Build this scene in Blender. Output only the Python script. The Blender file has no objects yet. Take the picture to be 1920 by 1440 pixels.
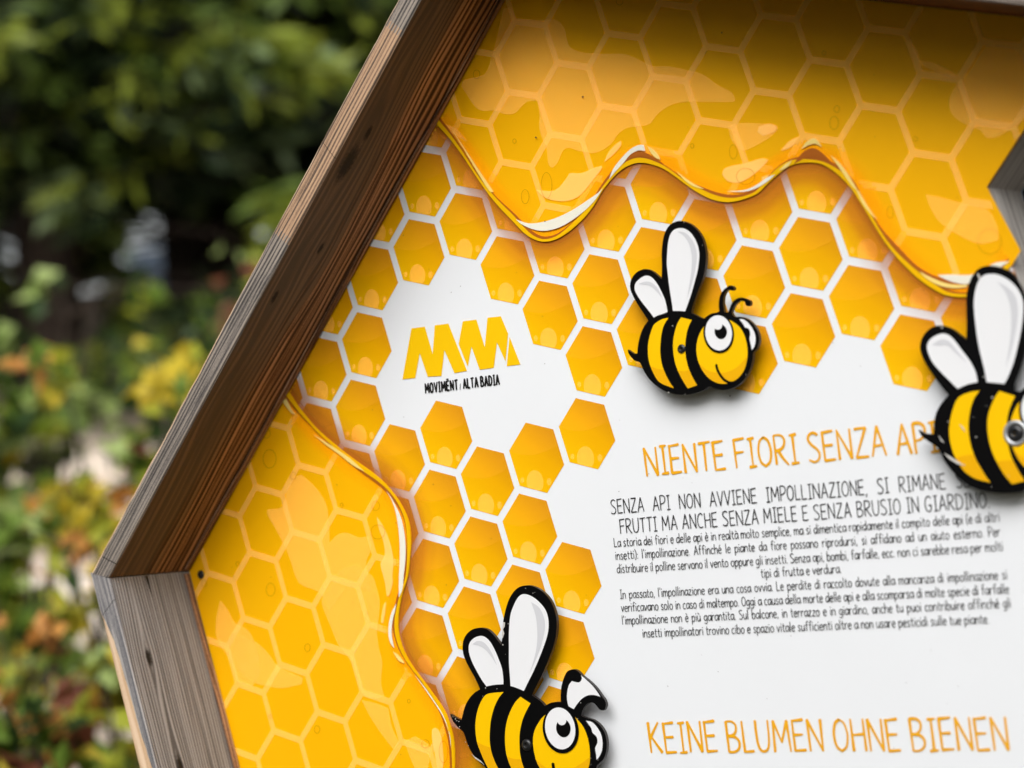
import bpy, bmesh, math, random
from mathutils import Vector, Matrix
from mathutils.geometry import delaunay_2d_cdt
import numpy as np
R = math.radians
random.seed(7)
SC = bpy.context.scene
COL = SC.collection

# ------------------------------------------------------------------ camera, sky, sun, exposure
FPX = 4600.0                                    # focal length in pixels of a 1920 px wide picture
_r = np.array([6437., -741., -FPX]); _r /= np.linalg.norm(_r)
_n = np.array([FPX, 0., 6437.]); _n /= np.linalg.norm(_n)
_u = np.cross(_r, _n)
WM = np.array([_r, _n, _u])                     # rows: world X (along the panel), Y (into it), Z (up)
CAM = np.array([1.61049651, -2.26350766, 1.44916286])
cam_d = bpy.data.cameras.new('camera'); cam = bpy.data.objects.new('camera', cam_d); COL.objects.link(cam)
cam_d.sensor_width = 36; cam_d.lens = FPX/1920*36; cam_d.clip_end = 3000; cam_d.clip_start = .05
cam.matrix_world = Matrix(((WM[0][0], -WM[0][1], -WM[0][2], CAM[0]), (WM[1][0], -WM[1][1], -WM[1][2], CAM[1]),
                           (WM[2][0], -WM[2][1], -WM[2][2], CAM[2]), (0, 0, 0, 1)))
cam_d.dof.use_dof = True; cam_d.dof.focus_distance = 2.76; cam_d.dof.aperture_fstop = 2.9
SC.camera = cam
SUN_EL, SUN_AZ = R(37), R(-159)                 # azimuth of the sun measured from +Y towards +X
wd = bpy.data.worlds.new('World'); SC.world = wd; wd.use_nodes = True
nt = wd.node_tree; nt.nodes.clear()
sk = nt.nodes.new('ShaderNodeTexSky'); sk.sky_type = 'NISHITA'; sk.sun_disc = False
sk.sun_elevation = SUN_EL; sk.sun_rotation = SUN_AZ; sk.air_density = 1.2; sk.dust_density = 3.0
hs = nt.nodes.new('ShaderNodeHueSaturation'); hs.inputs['Saturation'].default_value = .22
bg = nt.nodes.new('ShaderNodeBackground'); bg.inputs['Strength'].default_value = .085
wo = nt.nodes.new('ShaderNodeOutputWorld')
nt.links.new(sk.outputs[0], hs.inputs['Color']); nt.links.new(hs.outputs[0], bg.inputs[0]); nt.links.new(bg.outputs[0], wo.inputs[0])
sd = bpy.data.lights.new('sun', 'SUN'); sd.energy = 2.6; sd.angle = R(60); sd.color = (1, .99, .975)
so = bpy.data.objects.new('sun', sd); COL.objects.link(so)
sdir = Vector((math.sin(SUN_AZ)*math.cos(SUN_EL), math.cos(SUN_AZ)*math.cos(SUN_EL), math.sin(SUN_EL)))
sdir.x *= -1                                    # slightly from the right of the panel
so.rotation_euler = sdir.to_track_quat('Z', 'Y').to_euler()
sk.sun_rotation = math.atan2(sdir.x, sdir.y)
SC.view_settings.view_transform = 'Standard'; SC.view_settings.look = 'None'
SC.view_settings.exposure = 0.73; SC.view_settings.gamma = 1.0

# ------------------------------------------------------------------ geometry helpers
def ray(x, y): return WM @ np.array([(x-960)/FPX, (y-720)/FPX, 1.0])
def P3(x, y, h=0.0):                            # a traced point on the plane h metres in front of the panel
    r = ray(x, y); t = (-h-CAM[1])/r[1]; return CAM + t*r
def p2(x, y, h=0.0):
    q = P3(x, y, h); return (q[0], q[2])
def at_depth(x, y, d):                          # a point d metres out along a sight line
    return Vector(CAM + ray(x, y)*d)
def zoomed(ox, oy, s, pts): return [(ox+x/s, oy+y/s) for x, y in pts]

def lin(r, g, b, k=1.0):
    def f(c):
        c /= 255.0
        return c/12.92 if c <= .04045 else ((c+.055)/1.055)**2.4
    return (f(r)*k, f(g)*k, f(b)*k, 1)

def smooth(pts, closed=True, n=4, corner=55):
    N = len(pts); out = []
    def g(i): return pts[i % N] if closed else pts[max(0, min(N-1, i))]
    def sharp(i):
        if not closed and (i <= 0 or i >= N-1): return True
        a, b, c = g(i-1), g(i), g(i+1)
        v1 = Vector((b[0]-a[0], b[1]-a[1])); v2 = Vector((c[0]-b[0], c[1]-b[1]))
        if v1.length < 1e-9 or v2.length < 1e-9: return True
        return abs(v1.angle_signed(v2)) > R(corner)
    for i in range(N if closed else N-1):
        a, b, c, d = g(i-1), g(i), g(i+1), g(i+2)
        t1 = ((c[0]-b[0]), (c[1]-b[1])) if sharp(i) else ((c[0]-a[0])/2, (c[1]-a[1])/2)
        t2 = ((c[0]-b[0]), (c[1]-b[1])) if sharp(i+1) else ((d[0]-b[0])/2, (d[1]-b[1])/2)
        for k in range(n):
            t = k/n; h00 = 2*t**3-3*t*t+1; h10 = t**3-2*t*t+t; h01 = -2*t**3+3*t*t; h11 = t**3-t*t
            out.append((h00*b[0]+h10*t1[0]+h01*c[0]+h11*t2[0], h00*b[1]+h10*t1[1]+h01*c[1]+h11*t2[1]))
    if not closed: out.append(pts[-1])
    return out

def area2(p): return sum(p[i-1][0]*p[i][1]-p[i][0]*p[i-1][1] for i in range(len(p)))/2
def clip_half(poly, a, b, keep_left=True):
    out = []; s = 1 if keep_left else -1
    def sd_(p): return s*((b[0]-a[0])*(p[1]-a[1])-(b[1]-a[1])*(p[0]-a[0]))
    for i in range(len(poly)):
        p, q = poly[i-1], poly[i]; dp, dq = sd_(p), sd_(q)
        if dp >= 0: out.append(p)
        if (dp > 0 and dq < 0) or (dp < 0 and dq > 0):
            t = dp/(dp-dq); out.append((p[0]+t*(q[0]-p[0]), p[1]+t*(q[1]-p[1])))
    return out if len(out) >= 3 and abs(area2(out)) > 1e-9 else []
def clip_convex(poly, cv):                      # cv counter-clockwise
    for i in range(len(cv)):
        poly = clip_half(poly, cv[i-1], cv[i])
        if not poly: return []
    return poly
def minus_convex(poly, cv):
    res = []
    for i in range(len(cv)):
        o = clip_half(poly, cv[i-1], cv[i], False)
        if o: res.append(o)
        poly = clip_half(poly, cv[i-1], cv[i])
        if not poly: break
    return res
def inside(p, poly):
    c = False; x, y = p
    for i in range(len(poly)):
        x1, y1 = poly[i-1]; x2, y2 = poly[i]
        if (y1 > y) != (y2 > y) and x < (x2-x1)*(y-y1)/(y2-y1)+x1: c = not c
    return c

def convex(q):
    return all((q[i-1][0]-q[i-2][0])*(q[i][1]-q[i-1][1])-(q[i-1][1]-q[i-2][1])*(q[i][0]-q[i-1][0]) >= -1e-12 for i in range(len(q)))
def triangles(q):
    v, e, f, a, b, c = delaunay_2d_cdt([Vector(p) for p in q], [], [list(range(len(q)))], 1, 1e-7)
    out = []
    for t in f:
        p = [(v[i].x, v[i].y) for i in t]
        out.append(p if area2(p) > 0 else p[::-1])
    return out
class MB:
    def __init__(self): self.v = []; self.f = []; self.m = []; self.uv = []
    def face(self, pts, mat=0, uvs=None):
        b = len(self.v); self.v += [tuple(p) for p in pts]
        self.f.append(list(range(b, b+len(pts)))); self.m.append(mat); self.uv.append(uvs)
    def poly(self, pts, h, mat=0, uvf=None):    # a flat piece of print h metres in front of the panel
        q = []
        for p in pts:
            if not q or (abs(p[0]-q[-1][0])+abs(p[1]-q[-1][1])) > 1e-6: q.append(p)
        if len(q) > 2 and abs(q[0][0]-q[-1][0])+abs(q[0][1]-q[-1][1]) < 1e-6: q.pop()
        if len(q) < 3: return
        if area2(q) < 0: q = q[::-1]
        tris = [q] if len(q) < 5 and convex(q) else triangles(q)
        for t in tris: self.face([(x, -h, z) for x, z in t], mat, [uvf(p) for p in t] if uvf else None)
    def box(self, x0, x1, y0, y1, z0, z1, mat=0):
        c = [(x, y, z) for x in (x0, x1) for y in (y0, y1) for z in (z0, z1)]
        for f in ((0, 1, 3, 2), (4, 6, 7, 5), (0, 4, 5, 1), (2, 3, 7, 6), (0, 2, 6, 4), (1, 5, 7, 3)):
            self.face([c[i] for i in f], mat)
    def tube(self, pts, rads, n=8, mat=0):
        rings = []
        for i, p in enumerate(pts):
            p = Vector(p); d = Vector(pts[min(i+1, len(pts)-1)])-Vector(pts[max(i-1, 0)])
            if d.length < 1e-9: d = Vector((0, 0, 1))
            d.normalize(); a = d.orthogonal().normalized(); b = d.cross(a)
            rings.append([p+(a*math.cos(2*math.pi*k/n)+b*math.sin(2*math.pi*k/n))*rads[i] for k in range(n)])
        for i in range(len(rings)-1):
            for k in range(n):
                self.face([rings[i][k], rings[i][(k+1) % n], rings[i+1][(k+1) % n], rings[i+1][k]], mat)
        self.face(rings[0][::-1], mat); self.face(rings[-1], mat)
    def build(self, name, mats, parent=None, off=(0, 0, 0), smooth_shade=False, merge=True):
        me = bpy.data.meshes.new(name); bm = bmesh.new(); ul = bm.loops.layers.uv.new('UVMap')
        o3 = Vector(off)
        for f, m, uv in zip(self.f, self.m, self.uv):
            vs = [bm.verts.new(Vector(self.v[i])-o3) for i in f]
            try: fc = bm.faces.new(vs)
            except ValueError: continue
            fc.material_index = m; fc.smooth = smooth_shade
            if uv:
                for l, c in zip(fc.loops, uv): l[ul].uv = c
        big = [f for f in bm.faces if len(f.verts) > 4]
        if big: bmesh.ops.triangulate(bm, faces=big, ngon_method='EAR_CLIP')
        if merge: bmesh.ops.remove_doubles(bm, verts=bm.verts, dist=1e-6)
        bm.to_mesh(me); bm.free()
        for m in (mats if isinstance(mats, (list, tuple)) else [mats]): me.materials.append(m)
        o = bpy.data.objects.new(name, me); COL.objects.link(o)
        if parent: o.parent = parent
        return o

def tag(o, label=None, cat=None, group=None, kind=None):
    if label: o['label'] = label
    if cat: o['category'] = cat
    if group: o['group'] = group
    if kind: o['kind'] = kind
    return o
def empty(name, loc=(0, 0, 0)):
    o = bpy.data.objects.new(name, None); COL.objects.link(o); o.location = loc; o.empty_display_size = .1
    return o

# ------------------------------------------------------------------ materials
def ramp_(cr, stops):
    el = cr.color_ramp.elements
    while len(el) > 1: el.remove(el[-1])
    el[0].position = stops[0][0]; el[0].color = stops[0][1]
    for p, c in stops[1:]:
        e = el.new(p); e.color = c
def mat(name, col, rough=.5, spec=.5, noise=0.0, nscale=40, coat=0.0):
    m = bpy.data.materials.new(name); m.use_nodes = True; t = m.node_tree; b = t.nodes['Principled BSDF']
    b.inputs['Base Color'].default_value = col; b.inputs['Roughness'].default_value = rough
    b.inputs['Specular IOR Level'].default_value = spec; b.inputs['Coat Weight'].default_value = coat
    if noise:
        tc = t.nodes.new('ShaderNodeTexCoord'); nz = t.nodes.new('ShaderNodeTexNoise'); nz.inputs['Scale'].default_value = nscale
        nz.inputs['Detail'].default_value = 4
        mx = t.nodes.new('ShaderNodeMix'); mx.data_type = 'RGBA'
        mx.inputs[6].default_value = tuple(c*(1-noise) for c in col[:3])+(1,); mx.inputs[7].default_value = tuple(min(1, c*(1+noise)) for c in col[:3])+(1,)
        t.links.new(tc.outputs['Object'], nz.inputs['Vector']); t.links.new(nz.outputs['Fac'], mx.inputs[0]); t.links.new(mx.outputs[2], b.inputs['Base Color'])
    return m
def ink(name, col, alpha, ramp=None, rough=.45):
    """translucent printed ink: light crosses it on the way in and on the way out; ramp = (position along U, cover)"""
    m = bpy.data.materials.new(name); m.use_nodes = True; t = m.node_tree; b = t.nodes['Principled BSDF']
    b.inputs['Roughness'].default_value = rough; b.inputs['Specular IOR Level'].default_value = 0
    tr = t.nodes.new('ShaderNodeBsdfTransparent'); ad = t.nodes.new('ShaderNodeAddShader'); o = t.nodes['Material Output']
    t.links.new(tr.outputs[0], ad.inputs[0]); t.links.new(b.outputs[0], ad.inputs[1]); t.links.new(ad.outputs[0], o.inputs[0])
    T = math.sqrt(1-alpha)
    tr.inputs[0].default_value = (T, T, T, 1); b.inputs['Base Color'].default_value = tuple(c*alpha for c in col[:3])+(1,)
    if ramp:
        uv = t.nodes.new('ShaderNodeUVMap'); sp = t.nodes.new('ShaderNodeSeparateXYZ'); cr = t.nodes.new('ShaderNodeValToRGB'); cs_ = t.nodes.new('ShaderNodeValToRGB')
        cr.color_ramp.interpolation = cs_.color_ramp.interpolation = 'LINEAR'
        pts = []
        for k in range(13):
            x = k/12
            for (p0, a0), (p1, a1) in zip(ramp, ramp[1:]):
                if p0 <= x <= p1: u = (x-p0)/(p1-p0); u = u*u*(3-2*u); pts.append((x, a0+(a1-a0)*u)); break
        ramp_(cr, [(p, (math.sqrt(1-a),)*3+(1,)) for p, a in pts]); ramp_(cs_, [(p, tuple(c*a for c in col[:3])+(1,)) for p, a in pts])
        t.links.new(uv.outputs[0], sp.inputs[0]); t.links.new(sp.outputs[0], cr.inputs[0]); t.links.new(sp.outputs[0], cs_.inputs[0])
        t.links.new(cr.outputs[0], tr.inputs[0]); t.links.new(cs_.outputs[0], b.inputs['Base Color'])
    return m
def cell_mat(name, alpha=None):                  # printed hexagon: amber at its upper right, yellow lower down
    m = bpy.data.materials.new(name); m.use_nodes = True; t = m.node_tree; b = t.nodes['Principled BSDF']
    b.inputs['Roughness'].default_value = .38; b.inputs['Specular IOR Level'].default_value = .15
    uv = t.nodes.new('ShaderNodeUVMap'); sp = t.nodes.new('ShaderNodeSeparateXYZ'); t.links.new(uv.outputs[0], sp.inputs[0])
    a = t.nodes.new('ShaderNodeMath'); a.operation = 'MULTIPLY_ADD'; a.inputs[1].default_value = .32; a.inputs[2].default_value = 0
    t.links.new(sp.outputs[0], a.inputs[0])
    c = t.nodes.new('ShaderNodeMath'); c.operation = 'MULTIPLY_ADD'; c.inputs[1].default_value = .68
    t.links.new(sp.outputs[1], c.inputs[0]); t.links.new(a.outputs[0], c.inputs[2])
    cr = t.nodes.new('ShaderNodeValToRGB')
    ramp_(cr, [(.12, lin(253, 194, 2, .95)), (.56, lin(244, 175, 2, .93)), (.95, lin(214, 140, 18, .9))])
    t.links.new(c.outputs[0], cr.inputs[0]); t.links.new(cr.outputs[0], b.inputs['Base Color'])
    if alpha:
        tr = t.nodes.new('ShaderNodeBsdfTransparent'); ad = t.nodes.new('ShaderNodeAddShader'); T = math.sqrt(1-alpha); tr.inputs[0].default_value = (T, T, T, 1)
        sc_ = t.nodes.new('ShaderNodeVectorMath'); sc_.operation = 'SCALE'; sc_.inputs['Scale'].default_value = alpha
        t.links.new(cr.outputs[0], sc_.inputs[0]); t.links.new(sc_.outputs[0], b.inputs['Base Color']); b.inputs['Specular IOR Level'].default_value = 0
        t.links.new(tr.outputs[0], ad.inputs[0]); t.links.new(b.outputs[0], ad.inputs[1]); t.links.new(ad.outputs[0], t.nodes['Material Output'].inputs[0])
    return m

M_WHITE = mat('panel_white', (.80, .815, .84, 1), .45, .25, .02, 9)
M_CELL = cell_mat('comb_print')
M_BUB = ink('bubble_ink', lin(255, 206, 110), .34); M_GLOSS = ink('cell_gloss_ink', lin(255, 190, 70, .9), .09)
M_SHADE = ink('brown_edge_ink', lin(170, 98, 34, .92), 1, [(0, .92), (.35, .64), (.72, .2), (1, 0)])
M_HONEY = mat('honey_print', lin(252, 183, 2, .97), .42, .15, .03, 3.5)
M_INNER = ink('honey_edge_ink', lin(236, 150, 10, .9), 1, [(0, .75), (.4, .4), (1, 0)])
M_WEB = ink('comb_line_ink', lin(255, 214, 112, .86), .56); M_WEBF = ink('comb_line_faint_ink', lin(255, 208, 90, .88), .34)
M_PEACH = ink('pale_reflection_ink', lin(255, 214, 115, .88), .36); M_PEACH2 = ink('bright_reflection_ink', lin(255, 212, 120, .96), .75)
M_RIM = mat('rim_yellow_print', lin(250, 192, 0, .92), .42, .15); M_BROWN = mat('rim_brown_print', lin(180, 98, 22, .9), .4, .3)
M_CREAM = mat('rim_cream_print', lin(246, 242, 224, .92), .42, .15); M_CREAMY = mat('rim_pale_yellow_print', lin(255, 224, 130, .95), .42, .15)
M_RING = ink('bubble_outline_ink', lin(120, 66, 4), .62); M_SPECK = mat('dirt_speck', lin(70, 40, 30), .8)
M_TITLE = mat('orange_lettering', lin(240, 172, 16, .94), .4, .3); M_TEXT = mat('black_lettering', lin(18, 16, 16), .45, .3)
M_LOGO = mat('yellow_logo', lin(250, 198, 0, .95), .38, .3)
M_BLACK = mat('bee_black_lacquer', (.0025, .0024, .0026, 1), .42, .09); M_BSIDE = mat('bee_black_edge', (.022, .017, .015, 1), .38, .45, .4, 300)
M_BYEL = mat('bee_yellow', lin(252, 198, 2, .94), .42, .15); M_BYEL2 = mat('bee_amber', lin(242, 178, 8, .92), .42, .15)
M_BWHITE = mat('bee_white', lin(240, 240, 242, .92), .42, .15); M_BGREY = mat('bee_wing_grey', lin(214, 214, 218, .92), .38, .3)
M_CHIP = mat('bare_chip', lin(196, 192, 186), .6)
M_SCREW = mat('blackened_screw', (.012, .012, .013, 1), .32, .5); M_STEEL = mat('zinc_washer', (.5, .51, .52, 1), .42, .5); M_STEEL.node_tree.nodes['Principled BSDF'].inputs['Metallic'].default_value = .7
M_DARK = mat('dark_cavity', (.015, .012, .010, 1), .9)

def wood(name, dark, mid, light, freq=75, knots=(), weather=None, seed=0.0, fine=.5, warp=.03, rings=(.006, .16), tan=None, cracks=(), splits=()):
    """grain runs along the board's own X; knots are (x, z) on the board, weather = (z from, z to, colour)."""
    m = bpy.data.materials.new(name); m.use_nodes = True; t = m.node_tree; b = t.nodes['Principled BSDF']
    b.inputs['Roughness'].default_value = .72; b.inputs['Specular IOR Level'].default_value = .25
    N = t.nodes.new; L = t.links.new
    def math_(op, a, bb, c=None):
        n = N('ShaderNodeMath'); n.operation = op
        for i, q in enumerate((a, bb, c)):
            if q is None: continue
            if isinstance(q, (int, float)): n.inputs[i].default_value = q
            else: L(q, n.inputs[i])
        return n.outputs[0]
    tc = N('ShaderNodeTexCoord'); sp = N('ShaderNodeSeparateXYZ'); L(tc.outputs['Object'], sp.inputs[0])
    x, y, z = sp.outputs
    def noise(vx, vy, vz, detail=2, rough=.5):
        c = N('ShaderNodeCombineXYZ')
        for i, q in enumerate((vx, vy, vz)):
            if isinstance(q, (int, float)): c.inputs[i].default_value = q
            else: L(q, c.inputs[i])
        n = N('ShaderNodeTexNoise'); n.inputs['Scale'].default_value = 1; n.inputs['Detail'].default_value = detail; n.inputs['Roughness'].default_value = rough
        L(c.outputs[0], n.inputs['Vector']); return n.outputs['Fac']
    w = noise(math_('MULTIPLY_ADD', x, 2.6, seed), math_('MULTIPLY', y, 9), math_('MULTIPLY', z, 9))
    zz = math_('ADD', z, math_('MULTIPLY', math_('SUBTRACT', w, .5), warp))
    yy = math_('ADD', y, math_('MULTIPLY', math_('SUBTRACT', w, .5), warp*.35))
    kmask = None
    for kx, kz, kr in knots:
        dx = math_('MULTIPLY', math_('SUBTRACT', x, kx), .42); dz = math_('SUBTRACT', z, kz)
        d = math_('SQRT', math_('ADD', math_('MULTIPLY', dx, dx), math_('MULTIPLY', dz, dz)), 0)
        e = math_('POWER', 2.718, math_('MULTIPLY', d, -1/(kr*2.2)))
        sgn = math_('DIVIDE', dz, math_('ADD', math_('ABSOLUTE', dz, 0), kr*.5))
        zz = math_('SUBTRACT', zz, math_('MULTIPLY', math_('MULTIPLY', e, sgn), kr*1.1))
        mk = N('ShaderNodeMapRange'); mk.inputs[1].default_value = kr*.75; mk.inputs[2].default_value = kr*.25; mk.interpolation_type = 'SMOOTHSTEP'
        dn = math_('ADD', d, math_('MULTIPLY', math_('SUBTRACT', noise(math_('MULTIPLY', x, 300), 0, math_('MULTIPLY', z, 300)), .5), kr*.5))
        L(dn, mk.inputs[0])
        kmask = mk.outputs[0] if kmask is None else math_('MAXIMUM', kmask, mk.outputs[0])
    g1 = noise(math_('MULTIPLY_ADD', x, 1.1, seed), math_('MULTIPLY', yy, freq*1.6), math_('MULTIPLY', zz, freq), 3, .55)
    g2 = noise(math_('MULTIPLY_ADD', x, 4.5, seed), math_('MULTIPLY', yy, freq*6), math_('MULTIPLY', zz, freq*5), 2, .6)
    g3 = noise(math_('MULTIPLY', x, 500), math_('MULTIPLY', y, 700), math_('MULTIPLY', z, 700), 2)
    s = math_('ADD', math_('MULTIPLY', g1, 1.0), math_('ADD', math_('MULTIPLY', math_('SUBTRACT', g2, .5), fine), math_('MULTIPLY', math_('SUBTRACT', g3, .5), .22)))
    ph = math_('ADD', math_('MULTIPLY', math_('ADD', zz, math_('MULTIPLY', yy, 1.2)), 6.2832/rings[0]), math_('MULTIPLY', noise(math_('MULTIPLY_ADD', x, .7, seed), math_('MULTIPLY', yy, 40), math_('MULTIPLY', zz, 28), 1), 9))
    ring = math_('POWER', math_('MULTIPLY_ADD', math_('SINE', ph, 0), .5, .5), .6)
    s = math_('ADD', s, math_('MULTIPLY', math_('SUBTRACT', ring, .6), rings[1]))
    cr = N('ShaderNodeValToRGB'); el = cr.color_ramp.elements; el[0].position = .38; el[0].color = dark; el[1].position = .63; el[1].color = light
    e = el.new(.5); e.color = mid
    L(s, cr.inputs[0]); col = cr.outputs[0]
    def mix(fac, a, c):
        n = N('ShaderNodeMix'); n.data_type = 'RGBA'
        L(fac, n.inputs[0])
        if isinstance(a, tuple): n.inputs[6].default_value = a
        else: L(a, n.inputs[6])
        if isinstance(c, tuple): n.inputs[7].default_value = c
        else: L(c, n.inputs[7])
        return n.outputs[2]
    if tan:
        x0, x1, ca, cb_, cc_ = tan
        xs = math_('ADD', x, math_('MULTIPLY', math_('SIGN', math_('SINE', math_('MULTIPLY', y, 1400), 0), 0), .004))
        mk_ = math_('MULTIPLY', math_('GREATER_THAN', xs, x0), math_('LESS_THAN', xs, x1))
        c2_ = N('ShaderNodeValToRGB'); e2 = c2_.color_ramp.elements; e2[0].position = .36; e2[0].color = ca; e2[1].position = .64; e2[1].color = cc_
        e3 = e2.new(.5); e3.color = cb_
        L(s, c2_.inputs[0]); col = mix(mk_, col, c2_.outputs[0])
    if weather:
        z0, z1, wc, amt = weather
        mk = N('ShaderNodeMapRange'); mk.inputs[1].default_value = z0; mk.inputs[2].default_value = z1; mk.interpolation_type = 'SMOOTHSTEP'; mk.inputs[4].default_value = amt
        zs = math_('ADD', zz, math_('MULTIPLY', math_('SUBTRACT', g1, .5), .07)); L(zs, mk.inputs[0])
        col = mix(mk.outputs[0], col, wc)
    if kmask is not None: col = mix(math_('MULTIPLY', kmask, .96), col, (.006, .005, .004, 1))
    for xc, sl, wd_ in cracks:
        dd_ = math_('ABSOLUTE', math_('ADD', math_('SUBTRACT', x, xc), math_('MULTIPLY_ADD', y, -sl, math_('MULTIPLY', math_('SUBTRACT', g3, .5), .001))), 0)
        col = mix(math_('LESS_THAN', dd_, wd_), col, (.012, .009, .007, 1))
    for xa, xb, zc, wd_ in splits:
        tt = math_('DIVIDE', math_('SUBTRACT', x, xa), xb-xa); wv_ = math_('MULTIPLY', math_('SUBTRACT', 1, tt), wd_)
        dd_ = math_('ABSOLUTE', math_('SUBTRACT', z, math_('MULTIPLY_ADD', math_('SUBTRACT', w, .5), .012, zc)), 0)
        col = mix(math_('MULTIPLY', math_('LESS_THAN', dd_, wv_), math_('MULTIPLY', math_('GREATER_THAN', x, xa), math_('LESS_THAN', x, xb))), col, (.012, .010, .008, 1))
    L(col, b.inputs['Base Color'])
    bp = N('ShaderNodeBump'); bp.inputs['Strength'].default_value = .5; bp.inputs['Distance'].default_value = .0015
    L(s, bp.inputs['Height']); L(bp.outputs[0], b.inputs['Normal'])
    return m

# ------------------------------------------------------------------ the sign: outline
def d2(a): return (math.cos(R(a)), math.sin(R(a)))
SIDE = .8757
cL = p2(355.8, 1070); cTL = p2(985.4, -68.5)
def mv(p, a, s=SIDE): return (p[0]+d2(a)[0]*s, p[1]+d2(a)[1]*s)
cTR = mv(cTL, -16); cBL = mv(cL, -75.83); cR = mv(cTR, -75.83); cBR = mv(cBL, -16)
HEX = [cL, cBL, cBR, cR, cTR, cTL]              # counter-clockwise seen from the front
hL = p2(1851, 350); HS = .30
hTL = mv(hL, 48.5, HS); hTR = mv(hTL, -16, HS); hBL = mv(hL, -77, HS); hR = mv(hTR, -77, HS); hBR = mv(hBL, -16, HS)
HOLE = [hL, hBL, hBR, hR, hTR, hTL]
if area2(HEX) < 0: HEX.reverse()
if area2(HOLE) < 0: HOLE.reverse()
cx = sum(p[0] for p in HEX)/6

sign = empty('info_sign', (cx, 0, 0))
SO = (cx, 0, 0)
tag(sign, 'large hexagonal wooden framed information board printed with honeycomb, dripping honey and Italian text about bees', 'information sign')

def pieces(poly):
    c = clip_convex(poly, HEX)
    return minus_convex(c, HOLE) if c else []

mb = MB()
for q in minus_convex(list(HEX), HOLE): mb.poly(q, 0, 0)
for q in minus_convex(list(HEX), HOLE): mb.face([(x, .004, z) for x, z in (q if area2(q) < 0 else q[::-1])], 1)
for i in range(6):
    (x0, z0), (x1, z1) = HOLE[i-1], HOLE[i]
    mb.face([(x0, 0, z0), (x1, 0, z1), (x1, .004, z1), (x0, .004, z0)], 1)
M_PEDGE = mat('panel_core', lin(190, 130, 95), .6)
panel = mb.build('printed_panel', [M_WHITE, M_PEDGE], sign, SO)

# ------------------------------------------------------------------ honeycomb print
HM = np.array([[81.61197435168683, 11.847292136852847, 785.4189943160053], [11.879572457137566, -128.70548079994268, 472.8717332636949],
               [-0.014899300470320159, -0.0002954069021478887, 1.0]])
S3 = 3**.5
def lat(u, v):
    q = HM @ np.array([u, v, 1.0]); return p2(q[0]/q[2], q[1]/q[2])
def latpx(u, v):
    q = HM @ np.array([u, v, 1.0]); return (q[0]/q[2], q[1]/q[2])
def corner(c, r, k, i):
    a = R(60*i); return (c*1.5/S3+k/S3*math.cos(a), r+k/S3*math.sin(a))
absent = {(0, -1), (0, -2), (1, -.5), (1, -1.5), (2, -1), (2, -2), (3, -1.5), (4, -3)}
lowest = {5: -.5, 6: 0, 7: -.5, 8: 0, 9: .5, 10: 0, 11: .5, 12: 1, 13: .5, 14: 1}

upper_edge = [(700, 60), (790, 190), (821, 233), (842, 256), (868, 290), (893, 328), (915, 360), (938, 388), (960, 411), (985, 437), (1002, 448), (1022, 453.5), (1045, 449), (1067, 436), (1085, 421),
  (1100, 406), (1116, 385), (1132, 358), (1150, 335), (1167, 319), (1185, 309), (1202, 305.5), (1222, 308), (1247, 317), (1272, 334), (1292, 349), (1310, 361), (1335, 373.5),
  (1360, 379), (1385, 377), (1410, 369), (1425, 361), (1440, 346), (1462, 326), (1482, 312), (1502, 306), (1525, 305), (1545, 309), (1565, 321), (1580, 334), (1595, 350), (1607, 367),
  (1627, 399), (1652, 440), (1677, 475), (1702, 502), (1727, 525), (1752, 542), (1777, 554), (1810, 557), (1840, 551), (1868, 533), (1893, 505), (1915, 470)]
left_edge = [(500, 660), (530, 712), (544, 735), (562, 762), (580, 785), (600, 807), (630, 833), (655, 853), (680, 871), (705, 889), (725, 907), (742, 927), (757, 950), (767, 972), (772, 995), (773, 1020),
  (771, 1045), (767, 1080), (757, 1112), (751, 1142), (749, 1166), (751, 1190), (760, 1220), (775, 1247), (795, 1274), (815, 1301), (835, 1330), (847, 1360), (854, 1392), (855, 1440), (850, 1500), (835, 1570), (805, 1640), (760, 1720)]
UE = smooth(upper_edge, False, 3); LE = smooth(left_edge, False, 3)
U2 = [p2(*p) for p in UE]; L2 = [p2(*p) for p in LE]
# honey areas in the panel plane; the upper one runs round the opening
far = 2.2
ueend = [p for p in U2]
H_UP = [p for p in ueend] + [hL] + [hTL, hTR, hR] + [mv(hR, -16, .9), mv(mv(hR, -16, .9), 74, 1.2), mv(U2[0], 74, 1.0), mv(U2[0], 164, .3)]
H_LE = L2 + [mv(L2[-1], -106, .2), mv(mv(L2[-1], -106, .2), 164, 1.5), mv(L2[0], 164, .5)]
def in_honey(p): return inside(p, H_UP) or inside(p, H_LE)

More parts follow.
